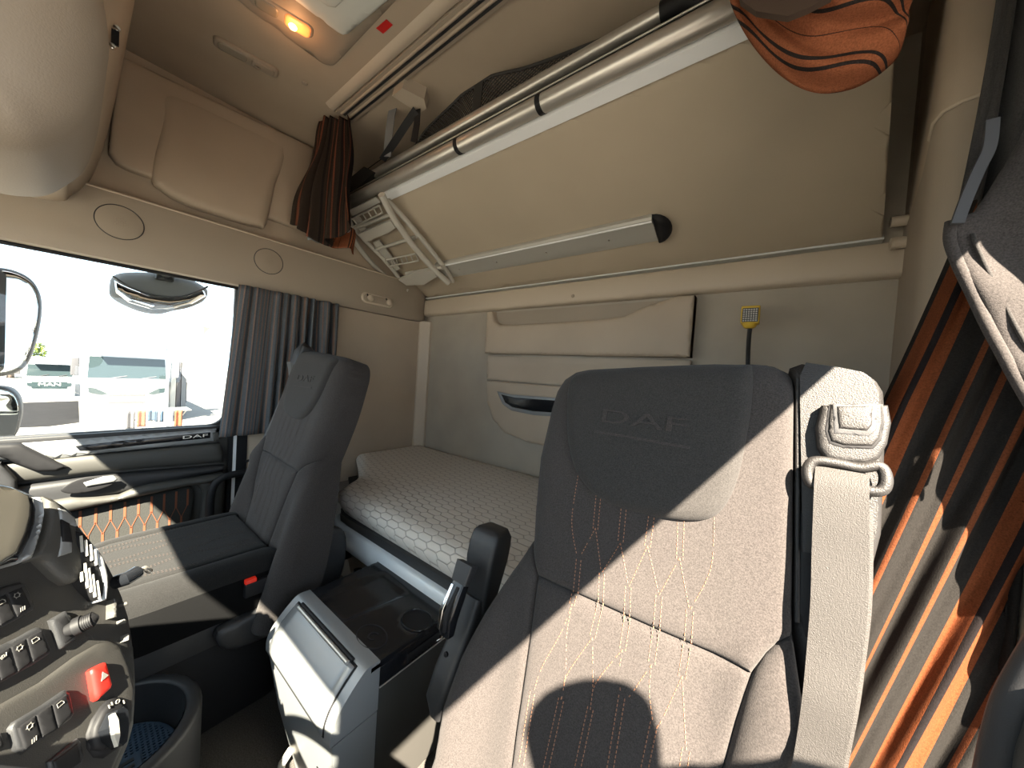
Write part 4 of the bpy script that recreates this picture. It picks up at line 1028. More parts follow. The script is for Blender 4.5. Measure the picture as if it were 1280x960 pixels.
# belt tower on the driver seat
def dpoly(pts): return [s2(*p) for p in pts]
tw = dpoly([(989,452),(1005,446),(1050,453),(1088,461),(1104,468),(1113,482),(1116,520),(1114,600),(1111,670),(1100,712),(1082,745),(1070,800),(1062,880),(1050,980),(1006,980),(1000,880),(988,790),(988,620)])
pad('belt_tower', tw, dfr, SEATP, dseat, H=.016, r=.022, step=.014, depth=.13, g=lambda a, b: -.016)
face = dpoly([(1000,470),(1008,452),(1050,458),(1080,464),(1094,474),(1100,500),(1100,600),(1098,660),(1090,690),(1060,700),(1004,690)])
pad('tower_face', face, dfr, SEATP, dseat, H=.008, r=.012, step=.012, depth=.004, g=lambda a, b: -.010)
rcs = dpoly([(1002,640),(1016,640),(1016,708),(1030,716),(1030,790),(1008,800),(1000,770)])
pad('tower_recess', rcs, dfr, BLACKM, dseat, H=.001, r=.004, step=.012, depth=.0, g=lambda a, b: -.0085)
tube('tower_edge', [dfr(*s2(998,470), -.010), dfr(*s2(998,600), -.010), dfr(*s2(997,780), -.010)], .003, SEATP, dseat, n=8)
blt = thing('seat_belt', dfr(*s2(1050,590), .03), 'sunlit grey seat belt running down from plastic guide on the driver seat', 'seat belt')
cl = dpoly([(1026,508),(1108,508),(1112,530),(1107,556),(1097,574),(1082,582),(1050,580),(1030,574),(1021,560),(1019,535)])
pad('belt_guide', cl, dfr, SEATP, blt, H=.006, r=.007, step=.006, depth=.02, g=lambda a, b: .012)
ci = dpoly([(1034,508),(1100,508),(1102,530),(1098,552),(1088,563),(1052,562),(1034,556),(1029,540)])
pad('guide_groove', ci, dfr, BLACKM, blt, H=.0005, r=.002, step=.008, depth=.0, g=lambda a, b: .0125)
ci2 = dpoly([(1036,508),(1098,508),(1099,530),(1095,549),(1087,559),(1053,558),(1037,553),(1033,540)])
pad('guide_inset', ci2, dfr, SEATP, blt, H=.002, r=.004, step=.008, depth=.002, g=lambda a, b: .0145)
cj = dpoly([(1038,508),(1092,508),(1091,540),(1082,548),(1040,544)])
pad('guide_plate', cj, dfr, DARK, blt, H=.0005, r=.002, step=.008, depth=.0, g=lambda a, b: .0150)
pad('guide_tab', dpoly([(1043,511),(1087,511),(1086,534),(1080,541),(1046,538)]), dfr, SEATP, blt, H=.002, r=.004, step=.008, depth=.002, g=lambda a, b: .0168)
ring = dpoly([(1008,590),(1016,578),(1040,580),(1070,586),(1095,584),(1103,600),(1096,614),(1070,612),(1035,604),(1014,606)])
MB().tube([dfr(a, b, .014) for a, b in spl(ring, 5, True)], .0062, n=12, closed=True).make('belt_loop', SEATP, blt, sharp=70)
wp = [(1052,588,.016),(1051,606,.024),(1050,650,.026),(1049,700,.026),(1047,760,.028),(1041,820,.030),(1034,880,.034),(1024,940,.034),(1012,1010,.036)]
pts = [dfr(*s2(x, y, h), h) for x, y, h in wp]
hw_ = [.0235,.0235,.0235,.0235,.0225,.021,.0195,.018,.018]
wv = [Vector((1,-.1*i/8-.0,0)) for i in range(9)]
PT = [Vector(q) for q in spl(pts, 5)]; HWs = [float(q[0]) for q in spl([(h,) for h in hw_], 5)]
MB().ribbon(PT, Vector((1,-.12,0)), HWs, .0022).make('webbing', BELT, blt, sharp=70)
MB().ribbon([p+Vector((.008,.012,0)) for p in PT[8:]], Vector((1,.25,0)), [h*.95 for h in HWs[8:]], .002).make('webbing', BELT, blt, sharp=70)

# armrest folded up on the driver seat
def loft(name, pts, ex, secs, m, parent, rr=.4, n=5, sharp=60):
    """rounded-rectangle sections (half sizes hx, hy) along pts"""
    ex = Vector(ex).normalized(); vs = []; fs = []; K = None; k = len(pts); P = [Vector(p) for p in pts]
    for i, p in enumerate(P):
        t = (P[min(i+1,k-1)]-P[max(i-1,0)]).normalized(); a = (ex-t*ex.dot(t)).normalized(); b = t.cross(a)
        h1, h2 = secs[i]; r = min(h1, h2)*rr; R_ = rrect(-h1, -h2, h1, h2, r, n); K = len(R_)
        vs += [p+a*x+b*y for x, y in R_]
    for i in range(k-1):
        for j in range(K): fs.append((i*K+j, i*K+(j+1)%K, (i+1)*K+(j+1)%K, (i+1)*K+j))
    fs += [tuple(range(K))[::-1], tuple((k-1)*K+j for j in range(K))]
    return O(name, vs, fs, m, parent, True, sharp)
AX = -.478
ar = thing('armrest', hx(560,880,AX), 'black folded-up armrest with glossy lever on the driver seat', 'armrest')
def ap(px, py, x=AX): return hx(px, py, x)
PB = [ap(549,893), ap(553,872), ap(563,840), ap(574,810), ap(586,778), ap(596,745)]
loft('arm_base', PB, (1,0,0), [(.014,.016),(.028,.029),(.030,.028),(.028,.026),(.027,.024),(.025,.022)], DARK, ar, .6)
PA = [ap(594,785), ap(599,757), ap(604,725), ap(609,697), ap(613,678), ap(616,666), ap(617,659)]
loft('arm_pad', PA, (1,0,0), [(.020,.016),(.028,.022),(.034,.028),(.038,.034),(.038,.034),(.036,.032),(.028,.024)], DARK, ar, .32)
fl_ = Vector((0,-.030,0))
lv = loft('lever', [ap(568,785)+fl_*.7, ap(574,762)+fl_, ap(583,735)+fl_, ap(590,712)+fl_*.7], (1,0,0), [(.014,.010),(.018,.014),(.018,.014),(.014,.010)], BLACK, ar, .5)
for dx in (-.008, .007):
    loft('lever_groove', [ap(570,775)+Vector((dx,-.038,0)), ap(577,750)+Vector((dx,-.046,0)), ap(586,722)+Vector((dx,-.038,0))], (1,0,0), [(.003,.003),(.005,.004),(.003,.003)], CHROME if dx < 0 else BLACKM, ar)
loft('hinge_plate', [ap(586,722)+Vector((0,-.024,0)), ap(594,698)+Vector((0,-.024,0))], (1,0,0), [(.020,.010),(.022,.012)], DARK, ar, .3)
MB().lathe([(.004,0),(.004,.003),(.001,.004)], ap(598,712)+Vector((.0,-.040,0)), (0,-1,0), 10).make('screw', CHROME, ar)
MB().lathe([(.005,-.003),(.005,.001),(.001,.002)], ap(565,805)+Vector((.01,-.026,0)), (0,-1,.2), 10).make('screw', BLACKM, ar)

# passenger belt
pb = thing('seat_belt', hx(370,460,-1.50), 'narrow grey seat belt at the window side of the passenger seat', 'seat belt')
P = [hx(366,452,-1.56), hx(368,478,-1.60), hx(355,505,-1.66), hx(340,540,-1.70), hx(324,572,-1.72)]
MB().ribbon([Vector(q) for q in spl(P, 5)], (.5,1,0), .021, .003).make('webbing', BELTG, pb, sharp=60)
P = [hx(370,470,-1.55), hx(374,485,-1.55), hx(371,500,-1.55)]
MB().ribbon(P, (.5,1,0), .012, .003).make('webbing', BELTG, pb, sharp=60)
c = hx(374,448,-1.53); loft('belt_guide', [c+Vector((-.03,.03,.045)), c+Vector((0,.02,.03)), c+Vector((.0,.0,-.03)), c+Vector((-.01,-.01,-.055))], (1,0,0), [(.02,.02),(.035,.03),(.03,.025),(.015,.012)], DARK, pb)
c = hx(322,575,-1.72); MB().box(c+Vector((-.012,-.02,-.02)), c+Vector((.012,.025,.012)), bev=.004).make('tongue', BLACKM, pb)
tube('tongue_loop', [c+Vector((0,-.04,.0)), c+Vector((0,-.01,.012)), c+Vector((0,.03,.016)), c+Vector((0,.01,-.02)), c+Vector((0,-.03,-.018))], .005, BLACKM, pb, n=8)
# ------------------------------------------------------------------ PASSENGER DOOR
dr = thing('door_1', (-1.84,0,ZF), None, None); dr['kind'] = 'structure'
DX = -1.84
df = plane_fr((DX,0,0), (0,1,0), (0,0,1), (1,0,0))
def d2(px, py, x=DX): q = hx(px, py, x); return (q.y, q.z)
def dpad(name, px, m, parent=dr, x=DX, smooth=0, **k):
    P = [d2(a, b, x) for a, b in px]
    if smooth: P = [tuple(q) for q in spl(P, smooth, True)]
    k.setdefault('H', .006); k.setdefault('r', .01); k.setdefault('step', .03); k.setdefault('depth', .02)
    return pad(name, P, plane_fr((x,0,0), (0,1,0), (0,0,1), (1,0,0)), m, parent, **k)
pad('door_panel', [(-.62,ZF+.02),(.425,ZF+.02),(.440,-.50),(.437,-.305),(-.62,-.305)], plane_fr((DX-.02,0,0), (0,1,0), (0,0,1), (1,0,0)), DOORG, dr, H=.01, r=.015, step=.08, depth=.06)
# window sill with silver frame and black name strip
zt_, zb_ = -.312, -.352
pad('sill', [(-.50,-.298),(.405,-.298),(.412,-.306),(.405,-.318),(-.50,-.318)], df, DARK, dr, H=.004, r=.006, step=.04, depth=.03)
pad('strip_frame', [(-.50,-.314),(-.10,-.314),(.385,-.309),(.385,-.362),(.30,-.366),(.08,-.368),(-.02,-.372),(-.12,-.36),(-.50,-.350)], df, SILVER, dr, H=.006, r=.008, step=.03, depth=.02, g=lambda a, b: .006)
pad('name_strip', [(.02,-.335),(.10,-.330),(.365,-.322),(.365,-.346),(.20,-.350),(.06,-.356),(.03,-.352)], df, BLACK, dr, H=.002, r=.004, step=.03, depth=.0, g=lambda a, b: .0085)
text('name_lettering', 'DAF', .022, (DX+.0092,.318,-.3345), (0,1,.02), (0,0,1), ICON, dr, font_scale=(1.9,.8))
# band, grab recess, armrest
pad('upper_band', [(-.50,-.375),(.40,-.372),(.412,-.42),(.41,-.455),(.30,-.450),(.18,-.440),(.05,-.435),(-.50,-.445)], df, DOORG, dr, H=.012, r=.03, step=.03, depth=.02, g=lambda a, b: .012)
ab = [(-.50,-.452),(.05,-.448),(.16,-.452),(.30,-.462),(.415,-.470),(.415,-.492),(.30,-.500),(.18,-.508),(.12,-.518),(.06,-.530),(-.06,-.535),(-.5,-.52)]
pad('armrest_top', ab, df, DARK, dr, H=.015, r=.02, step=.02, depth=.02, g=lambda a, b: .020)
am = [(-.50,-.515),(-.06,-.505),(.02,-.503),(.07,-.515),(.12,-.522),(.155,-.505),(.19,-.498),(.30,-.500),(.412,-.502),(.412,-.535),(.30,-.530),(.10,-.545),(-.05,-.555),(-.5,-.55)]
pad('armrest_body', am, df, DOORG, dr, H=.020, r=.024, step=.015, depth=.03, g=lambda a, b: .040)
pr = dpad('pull_recess', [(76,612),(95,600),(118,596),(140,597),(143,604),(128,611),(105,616),(85,617)], BLACKM, x=DX+.043, smooth=4, H=.002, r=.006, step=.012, depth=.0)
hd_ = dpad('door_handle', [(104,604),(130,596),(142,595),(148,599),(143,603),(132,605),(108,609)], SILVER, x=DX+.050, H=.006, r=.009, step=.01, depth=.008)
hd_['label'] = 'bright silver door handle'
# cloth insert with stitched honeycomb lines
iz = DX+.004
ins = [(-.42,-.575),(.0,-.560),(.10,-.552),(.30,-.538),(.318,-.545),(.325,-.57),(.318,-.69),(.30,-.78),(.20,-.84),(-.42,-.84)]
inf = plane_fr((iz,0,0), (0,1,0), (0,0,1), (1,0,0))
pad('cloth_insert', ins, inf, mat('door_insert_cloth', (.022,.022,.020), .95, noise=.2, nscale=300, bump=.3), dr, H=.012, r=.02, step=.03, depth=.02)
border = pad('insert_surround', [(-.45,-.552),(.0,-.548),(.32,-.528),(.335,-.538),(.350,-.57),(.345,-.72),(.33,-.86),(.40,-.90),(.418,-.75),(.420,-.52),(.30,-.520),(-.45,-.545)], df, DOORG, dr, H=.010, r=.014, step=.02, depth=.02, g=lambda a, b: .012)
ln = MB()
def line(a, b, w, h=.0006):
    a, b = Vector((iz+h, *a)), Vector((iz+h, *b)); d = (b-a).normalized(); n_ = Vector((1,0,0)).cross(d)*w/2
    ln.add([a-n_, b-n_, b+n_, a+n_, a-n_+Vector((.001,0,0)), b-n_+Vector((.001,0,0)), b+n_+Vector((.001,0,0)), a+n_+Vector((.001,0,0))], [(0,1,2,3),(4,5,6,7),(0,1,5,4),(2,3,7,6)])
pitch = .0335
for k in range(-6, 12):
    y = .035+pitch*k*1.0; 
    if y > .305: continue
    t_ = -.556+ .05*max(0,y)*.9
    line((y,t_-.006),(y,-.615),.0062)
    for s in (-1, 1):
        if y+s*pitch/2 < .312: line((y,-.612),(y+s*pitch/2,-.658),.0022)
    if y+pitch/2 < .312: line((y+pitch/2,-.655),(y+pitch/2,-.720),.0060)
    for s in (0, 1):
        yy = y+pitch/2
        if yy < .312: line((yy,-.718),(yy+(s-.5)*pitch,-.762),.0022)
    line((y,-.758),(y,-.825),.0060)
tag(ln.make('insert_lines', RUSTT, dr, smooth=False), kind='stuff')
# dark wedge and dash end at the far left
dpad('mirror_panel', [(-60,560),(0,556),(24,555),(48,567),(70,578),(86,585),(70,590),(45,590),(0,572),(-60,585)], BLACKM, x=DX+.03, H=.01, r=.014, step=.02, depth=.03)
dpad('corner_panel', [(-60,592),(0,580),(20,600),(22,630),(-10,650),(-60,660)], DARK, x=DX+.05, H=.01, r=.014, step=.02, depth=.05)
# lock button near curtain
dpad('lock_button', [(266,541),(274,540),(275,550),(267,551)], DOORG, x=DX+.010, H=.003, r=.004, step=.01, depth=.006)
# door edge, seal and pillar
struct(box('trim_8', (-1.88,.428,ZF), (-1.835,.442,-.34), BLACKM))
struct(box('trim_9', (-1.88,.442,ZF), (-1.836,.454,-.33), WHITE))
struct(box('trim_10', (-1.88,.454,ZF), (-1.834,.492,-.33), BLACKM))
struct(box('trim_11', (-1.88,.492,ZF), (-1.838,.70,-.33), BEIGE2))
# curved black entry handle
eh = thing('entry_handle', hx(300,590,-1.78), 'black bent tube grab handle between passenger door and seat', 'grab handle')
P = [hx(x, y, -1.78) for x, y in ((330,588),(312,590),(292,593),(277,598),(267,608),(263,625),(262,660),(262,700))]
tube('bar', [Vector(q) for q in spl(P, 6)], .0145, BLACKM, eh, n=12)

# ------------------------------------------------------------------ DASH (faces the driver, beside the camera)
DK = .70
DO = ray(57,800)*DK
Dd = Vector((-.73,.68,0)).normalized(); Dw = Vector((-.68,-.73,0)).normalized(); th = math.radians(18)
Du = Vector((0,0,1))*math.cos(th)+Dw*math.sin(th); Dn = Dd.cross(Du); 
if Dn.dot(-DO) < 0: Dn = -Dn
def dk(px, py, h=0): P = hp(px, py, DO+Dn*h, Dn); q = P-DO; return (q.dot(Dd), q.dot(Du))
dfr_ = plane_fr(DO, Dd, Du, Dn)
ds = thing('dashboard', DO-Dn*.1, 'dark grey-brown dashboard centre stack wrapped towards the driver at lower left', 'dashboard')
sil = [(178,900),(180,860),(178,815),(170,765),(155,722),(138,690),(118,664),(98,640),(82,626),(62,618),(40,608),(10,598),(-60,585)]
SP = [dk(x, y) for x, y in sil]
body = SP+[(-.45,SP[-1][1]),(-.45,-.75),(dk(168,925)[0],-.75)]+[dk(150,1000), dk(160,950)]
body = [tuple(q) for q in spl(SP, 4)]+[(-.45,SP[-1][1]),(-.45,-.55),(dk(140,1040)[0],-.55),dk(140,1040),dk(158,960),dk(172,925)]
outer_ = [tuple(q) for q in spl(SP, 4)][::-1]+[]
pad('dash_body', body, dfr_, DASH, ds, H=.002, r=.004, outer=[dk(140,1040),dk(158,960),dk(172,925)]+[tuple(q) for q in spl(SP, 4)]+[(-.45,SP[-1][1])], R=.020, step=.014, depth=.30, bottom=False, sharp=70)
# lower console plate (proud) with its seam line
lowp = [dk(x, y) for x, y in ((-40,905),(0,880),(45,855),(90,822),(118,806),(135,802),(148,808),(158,830),(166,860),(164,900),(150,935),(130,980),(60,1040),(-40,1040))]
pad('lower_plate', lowp, dfr_, DASH, ds, H=.004, r=.008, step=.012, depth=.0, g=lambda a, b: .005)
def dpd(name, px, m, h=.0, parent=ds, **k):
    k.setdefault('H', .002); k.setdefault('r', .0025); k.setdefault('step', .006); k.setdefault('depth', .006)
    return pad(name, [dk(x, y, h) for x, y in px], dfr_, m, parent, g=lambda a, b: h, **k)
def c0_(x, y): return (x/7.111, 720+y/7.111)
def c1_(x, y): return (x/7.111, 825+y/7.111)
def c2_(x, y): return (x/6.4, 590+y/6.4)
# blocks of rocker switches
def sw_block(frame, keys, hf, m=BLACKM, icons=()):
    dpd('switch_surround', frame, DARK, hf*.85, r=.003)
    for i, kk in enumerate(keys):
        s = dpd('rocker_switch', kk, BLACKM, hf, H=.0016, r=.0022, step=.004, depth=.008)
    for (q, kind) in icons:
        a, b = dk(*q, hf); O_ = dfr_(a, b, hf+.0004)
        mb = MB(); r = .0022
        if kind == 0:
            mb.tube([O_+Dd*(r*math.cos(t))+Du*(r*math.sin(t)) for t in np.linspace(0,2*PI,11)[:-1]], 0.00035, n=4, closed=True)
            for t in range(0, 360, 60): mb.prism([O_+(Dd*math.cos(math.radians(t+o))+Du*math.sin(math.radians(t+o)))*rr for o, rr in ((-10,.0025),(10,.0025),(0,.0034))], Dn*.0003)
        elif kind == 1:
            for t in (-.0025,-.0008,.0009): mb.prism([O_+Dd*t-Du*.002, O_+Dd*(t+.0006)-Du*.002, O_+Dd*(t+.0016)+Du*.002, O_+Dd*(t+.001)+Du*.002], Dn*.0003)
        elif kind == 2:
            mb.tube([O_+Dd*x+Du*y for x, y in ((-.0028,-.002),(-.0028,.002),(.0014,.002),(.0028,0),(.0028,-.002))], .0004, n=4, closed=True)
        else:
            mb.tube([O_+Dd*x+Du*y for x, y in ((-.0028,.002),(-.0014,-.002),(.002,-.0014),(.0028,.002))], .0004, n=4)
            mb.tube([O_+Dd*(.0012*math.cos(t))+Du*(.0012*math.sin(t)) for t in np.linspace(0,2*PI,7)[:-1]], .0005, n=4, closed=True)
        mb.make('switch_symbol', ICOND, ds, smooth=False)
sw_block([c0_(x, y) for x, y in ((-260,250),(60,90),(190,55),(240,75),(320,250),(310,300),(160,385),(-260,600))],
         [[c0_(x, y) for x, y in p] for p in (((70,150),(205,92),(290,270),(160,365)),((-70,220),(62,155),(150,370),(10,440)),((-220,290),(-78,225),(2,445),(-150,520)))], .006,
         icons=[(c0_(148,172),0),(c0_(198,292),1),(c0_(8,232),2)])
sw_block([c0_(x, y) for x, y in ((-260,760),(0,625),(200,530),(340,450),(385,460),(465,650),(450,690),(300,790),(0,955),(-260,1080))],
         [[c0_(x, y) for x, y in p] for p in (((240,550),(378,478),(450,668),(300,762)),((100,625),(232,556),(292,768),(168,850)),((-50,705),(92,632),(160,855),(15,930)),((-200,780),(-58,710),(8,935),(-150,1010)))], .006,
         icons=[(c0_(312,568),2),(c0_(172,640),0),(c0_(25,715),3)])
sw_block([c1_(x, y) for x, y in ((110,600),(150,540),(420,380),(590,262),(630,290),(668,470),(640,520),(350,740),(230,820),(160,790))],
         [[c1_(x, y) for x, y in p] for p in (((168,600),(322,490),(378,690),(235,800)),((328,486),(462,396),(518,612),(384,688)),((470,392),(600,300),(655,470),(525,608)))], .012,
         icons=[(c1_(262,590),0),(c1_(300,710),1),(c1_(535,390),2)])
sw_block([c1_(x, y) for x, y in ((440,900),(700,690),(730,720),(760,860),(720,960),(470,1100))], [[c1_(x, y) for x, y in ((480,900),(700,735),(735,900),(520,1060))]], .010)
sw_block([c1_(x, y) for x, y in ((-60,680),(20,640),(60,740),(50,770),(-60,820))], [[c1_(x, y) for x, y in ((-40,690),(15,660),(48,750),(-20,800))]], .010)
# hazard switch
hz_ = thing('hazard_switch', dfr_(*dk(130,850), .01), 'glowing red hazard light switch with triangle on the dashboard', 'switch')
sb = [c1_(x, y) for x, y in ((828,88),(850,65),(950,12),(965,15),(1018,210),(1005,245),(895,348),(872,335))]
dpd('switch_body', sb, RED, .013, hz_, H=.004, r=.006, step=.005, depth=.010)
a, b = dk(*c1_(925,135), .0138)
tri = [dfr_(a-.0042, b-.004, .0134), dfr_(a+.0042, b-.004, .0134), dfr_(a, b+.0045, .0134)]
MB().prism(tri, Dn*.0005).make('triangle', ICOND, hz_, smooth=False)
# rotary light switch
kc = dk(*c1_(1000,590), .012)
kn = thing('rotary_light_switch', dfr_(kc[0], kc[1], .01), 'round rotary light switch with pale pointer on the dashboard beside the red switch', 'switch')
kb = [c1_(x, y) for x, y in ((1060,318),(1130,340),(1175,420),(1180,540),(1140,670),(1060,790),(960,860),(870,850),(812,770),(805,650),(850,520),(930,400),(1000,335))]
dpd('bezel', kb, BLACKM, .010, kn, H=.005, r=.008, step=.006, depth=.006)
ki = [c1_(x, y) for x, y in ((1050,350),(1110,365),(1140,440),(1140,540),(1090,660),(1010,760),(930,800),(870,780),(848,700),(865,590),(930,450),(990,375))]
dpd('dial', ki, BLACKM, .014, kn, H=.004, r=.006, step=.006, depth=.004)
def knobp(pts, h0, h1, nm, m):
    V = [dfr_(*dk(*c1_(x, y), h0), h0) for x, y in pts]; MB().prism(V, Dn*(h1-h0)).make(nm, m, kn, sharp=40)
knobp([(945,480),(1000,450),(1040,480),(1050,600),(1030,760),(990,800),(900,730),(870,640)], .014, .026, 'grip', BLACK)
knobp([(965,500),(990,480),(1020,540),(1035,680),(1015,780),(985,690)], .026, .030, 'pointer', LADP)
for (x, y, s) in ((980,405,'N'),(1043,372,'O'),(1098,375,'I')):
    a, b = dk(*c1_(x, y), .0145); text('dial_mark', s, .0065, dfr_(a, b, .0150), Dd, Du, ICOND, kn)
# push/turn lever switch with rubber stub
lv = thing('toggle_lever', dfr_(*dk(87,787), .006), 'small ribbed black toggle lever in a square surround on the dashboard', 'switch')
dpd('surround', [c0_(x, y) for x, y in ((462,385),(600,305),(640,345),(700,500),(690,560),(575,645),(545,640))], DARK, .005, lv, H=.003, r=.004)
dpd('well', [c0_(x, y) for x, y in ((505,395),(600,335),(650,430),(680,540),(590,610),(565,600))], BLACKM, .0055, lv, H=.002, r=.004)
A = dfr_(*dk(*c0_(585,490), .006), .006); B_ = A + Dn*.018 + Dd*.010
MB().tube([A, A.lerp(B_,.3), A.lerp(B_,.31), A.lerp(B_,.6), A.lerp(B_,.61), B_, B_+Dn*.003], [.006,.008,.010,.010,.0080,.0080,.004], n=14).make('stub', BLACKM, lv, sharp=50)
for k in range(5): 
    q = A.lerp(B_, .65+.08*k); d = (B_-A).normalized(); MB().tube([q, q+d*.0008], .0086, n=14).make('rib', BLACKM, lv, sharp=50)
# display hood
dpd('display_trim', [c2_(x, y) for x, y in ((300,180),(370,180),(400,230),(410,320),(385,450),(345,590),(310,680),(215,715),(195,700),(260,600),(310,470),(330,350),(320,250))], SILVER, .030, H=.010, r=.012, step=.006, depth=.028)
dpd('display_bezel', [c2_(x, y) for x, y in ((-300,30),(0,80),(120,105),(250,165),(300,200),(325,290),(318,400),(270,530),(215,640),(180,700),(110,705),(0,775),(-300,900))], BLACK, .034, H=.006, r=.010, step=.012, depth=.03)
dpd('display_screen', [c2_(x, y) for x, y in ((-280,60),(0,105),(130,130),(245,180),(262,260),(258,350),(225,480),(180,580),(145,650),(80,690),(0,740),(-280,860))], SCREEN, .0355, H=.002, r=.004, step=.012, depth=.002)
# pale shoulder and vent cluster
dpd('shoulder_panel', [c2_(x, y) for x, y in ((385,185),(440,200),(520,250),(600,310),(630,370),(640,450),(655,560),(700,680),(720,790),(640,870),(570,890),(480,830),(340,690),(215,722),(340,600),(395,450),(415,320))], DOORG, .012, H=.006, r=.012, step=.010, depth=.012)
dpd('shoulder_inset', [c2_(x, y) for x, y in ((482,285),(530,300),(610,360),(630,430),(575,420),(590,640),(470,680),(490,600),(500,480))], SILVER, .0135, H=.002, r=.004)
dpd('shoulder_recess', [c2_(x, y) for x, y in ((500,375),(565,410),(585,520),(590,560),(510,555))], BLACKM, .0145, H=.001, r=.003)
vt = thing('air_vent', dfr_(*dk(118,705), .012), 'black twin air vent with bright slats on the shoulder of the dashboard', 'air vent')
dpd('vent_housing', [c2_(x, y) for x, y in ((625,460),(700,490),(760,580),(820,640),(855,740),(875,860),(870,960),(860,1010),(800,1010),(720,930),(680,880),(650,800),(650,640))], BLACKM, .013, vt, H=.004, r=.008, step=.008, depth=.012)
dpd('vent_edge', [c2_(x, y) for x, y in ((760,580),(790,600),(850,700),(878,820),(880,920),(862,1020),(842,1020),(845,900),(825,800),(790,690))], SILVER, .0155, vt, H=.003, r=.005, step=.006)
for (x0, y0, x1, y1) in ((648,510,658,640),(684,545,694,672),(722,580,735,708),(756,620,770,745),(650,800,656,875),(678,730,700,925),(708,770,730,960),(740,820,760,1000),(775,870,795,1010)):
    a, b = dk(*c2_(x0, y0), .015), dk(*c2_(x1, y1), .015); a, b = dfr_(*a, .015), dfr_(*b, .015)
    MB().tube([a, b], .0014, n=6).make('vent_slat', ALU2, vt, sharp=50)
# small controls on the far cheek
ck = thing('side_controls', dfr_(*dk(150,745), .0), 'small row of controls and knob on the far cheek of the dashboard', 'controls')
for (x0, y0, w_, h_) in ((1020,200,28,165),(1130,225,14,30),(1110,380,22,35),(1145,510,10,60)):
    dpd('button', [c0_(x0, y0), c0_(x0+w_, y0+5), c0_(x0+w_-2, y0+h_), c0_(x0-2, y0+h_)], DOORG, .010, ck, H=.001, r=.002, depth=.012)
A = dfr_(*dk(146,727), .0); MB().tube([A, A+Dn*.012, A+Dn*.012+Dd*.014], .009, n=12).make('knob', BLACK, ck, sharp=50)
tube('knob_lever', [A+Dn*.014+Dd*.010, A+Dn*.016+Dd*.022, A+Dn*.010+Dd*.034-Du*.01], .0035, ALU, ck, n=8)
# rest of the dashboard out to the windscreen and passenger side
MB().prism([(-1.83,-.60,-.42),(-1.83,-.36,-.44),(-1.83,-.30,-.55),(-1.83,-.34,-.80),(-1.83,-.60,-.80)], (2.0,0,0)).make('dash_top', DASH, ds, sharp=30)
MB().prism([(-.80,-.34,-.42),(-.42,-.34,-.42),(-.42,-.30,-.9),(-.80,-.30,-.9)], (0,.10,0)).make('stack_core', DASH, ds, smooth=False)
# steering wheel: rim reaches into the lower left corner
sc_ = Vector((-.178,-.135,-.227)); sn = Vector((0,.47,.88)).normalized(); s1 = Vector((1,0,0)); s2_ = sn.cross(s1)
stw = thing('steering_wheel', sc_, 'dark steering wheel rim at the bottom left corner', 'steering wheel')
MB().tube([sc_+s1*(.225*math.cos(t))+s2_*(.225*math.sin(t)) for t in np.linspace(0,2*PI,73)[:-1]], .0155, n=16, closed=True).make('rim', DARK, stw, sharp=80)
MB().lathe([(.07,-.03),(.085,-.01),(.08,.01),(.04,.02),(.001,.022)], sc_-sn*.03, sn, 32).make('hub', DARK, stw)
for t in (.1, PI-.1, PI*1.5):
    d = s1*math.cos(t)+s2_*math.sin(t); loft('spoke', [sc_+d*.06-sn*.03, sc_+d*.14-sn*.02, sc_+d*.218], sn, [(.008,.03),(.007,.022),(.007,.016)], DARK, stw)
tube('column', [sc_-sn*.04, sc_-sn*.45], .035, DARK, stw)
# sill panel low on the driver's side
sd = thing('door_sill_panel', hy(1270,930,.50), 'grey-green plastic sill panel with dark seal at the bottom right corner', 'panel')
Q = [hy(x, y, .50) for x, y in ((1255,990),(1262,930),(1278,880),(1300,845),(1400,835),(1400,1000))]
MB().prism([Vector((min(q.x,.34),q.y,q.z)) for q in Q], (0,-.04,0)).make('panel', DOORG, sd, sharp=50)
tube('seal', [Vector(q) for q in spl([hy(x, y, .505) for x, y in ((1238,1000),(1250,940),(1266,885),(1290,840),(1315,800))], 6)], .012, DARK, sd)
# ------------------------------------------------------------------ OUTSIDE the passenger window
GZ = -2.75
g = box('yard_ground', (-90,-60,GZ-.2), (40,60,GZ), GROUND); g['kind'] = 'structure'
shade_q = [hz(x_, y_, GZ+.01) for x_, y_ in ((-20,505),(98,501),(99,528),(60,533),(-20,536))]  # dark sheet stands in for shade on the ground at the far truck
struct(MB().prism(shade_q, (0,0,-.02)).make('trim_12', GSHADE, smooth=False))
# side mirrors on the passenger side
def mirror(name, px, x, lb, cat='mirror', body=DARK, d=.10, glassm=MIRR, inner=None, thin=.008, tilt=0):
    t = thing(name, hx(*px[0], x), lb, cat)
    P = [(hx(a, b, x).y, hx(a, b, x).z) for a, b in px]; P = [tuple(q) for q in spl(P, 4, True)]
    c = np.mean(P, 0)
    fr = plane_fr((x,0,0), (0,1,0), (0,0,1), (1,0,0))
    pad('mirror_housing', P, fr, body, t, H=.02, r=.03, step=.02, depth=d)
    Q = [tuple(c+(np.array(p)-c)*(1-thin*8)) for p in P]
    pad('mirror_glass', Q, fr, glassm, t, H=.002, r=.01, step=.03, depth=.0, g=lambda a, b: .002+tilt*(a-c[0]))
    return t
m1 = mirror('side_mirror', [(-45,338),(-10,333),(20,338),(42,352),(51,375),(48,410),(36,450),(20,466),(-10,472),(-45,470)], -2.25, 'large outside mirror at the left edge of the passenger window', body=DARK, tilt=.25)
m2 = mirror('side_mirror', [(-45,488),(-10,484),(15,488),(26,505),(24,530),(12,550),(-45,556)], -2.22, 'lower wide-angle outside mirror at the left edge, under the large one', body=DARK, tilt=.1)
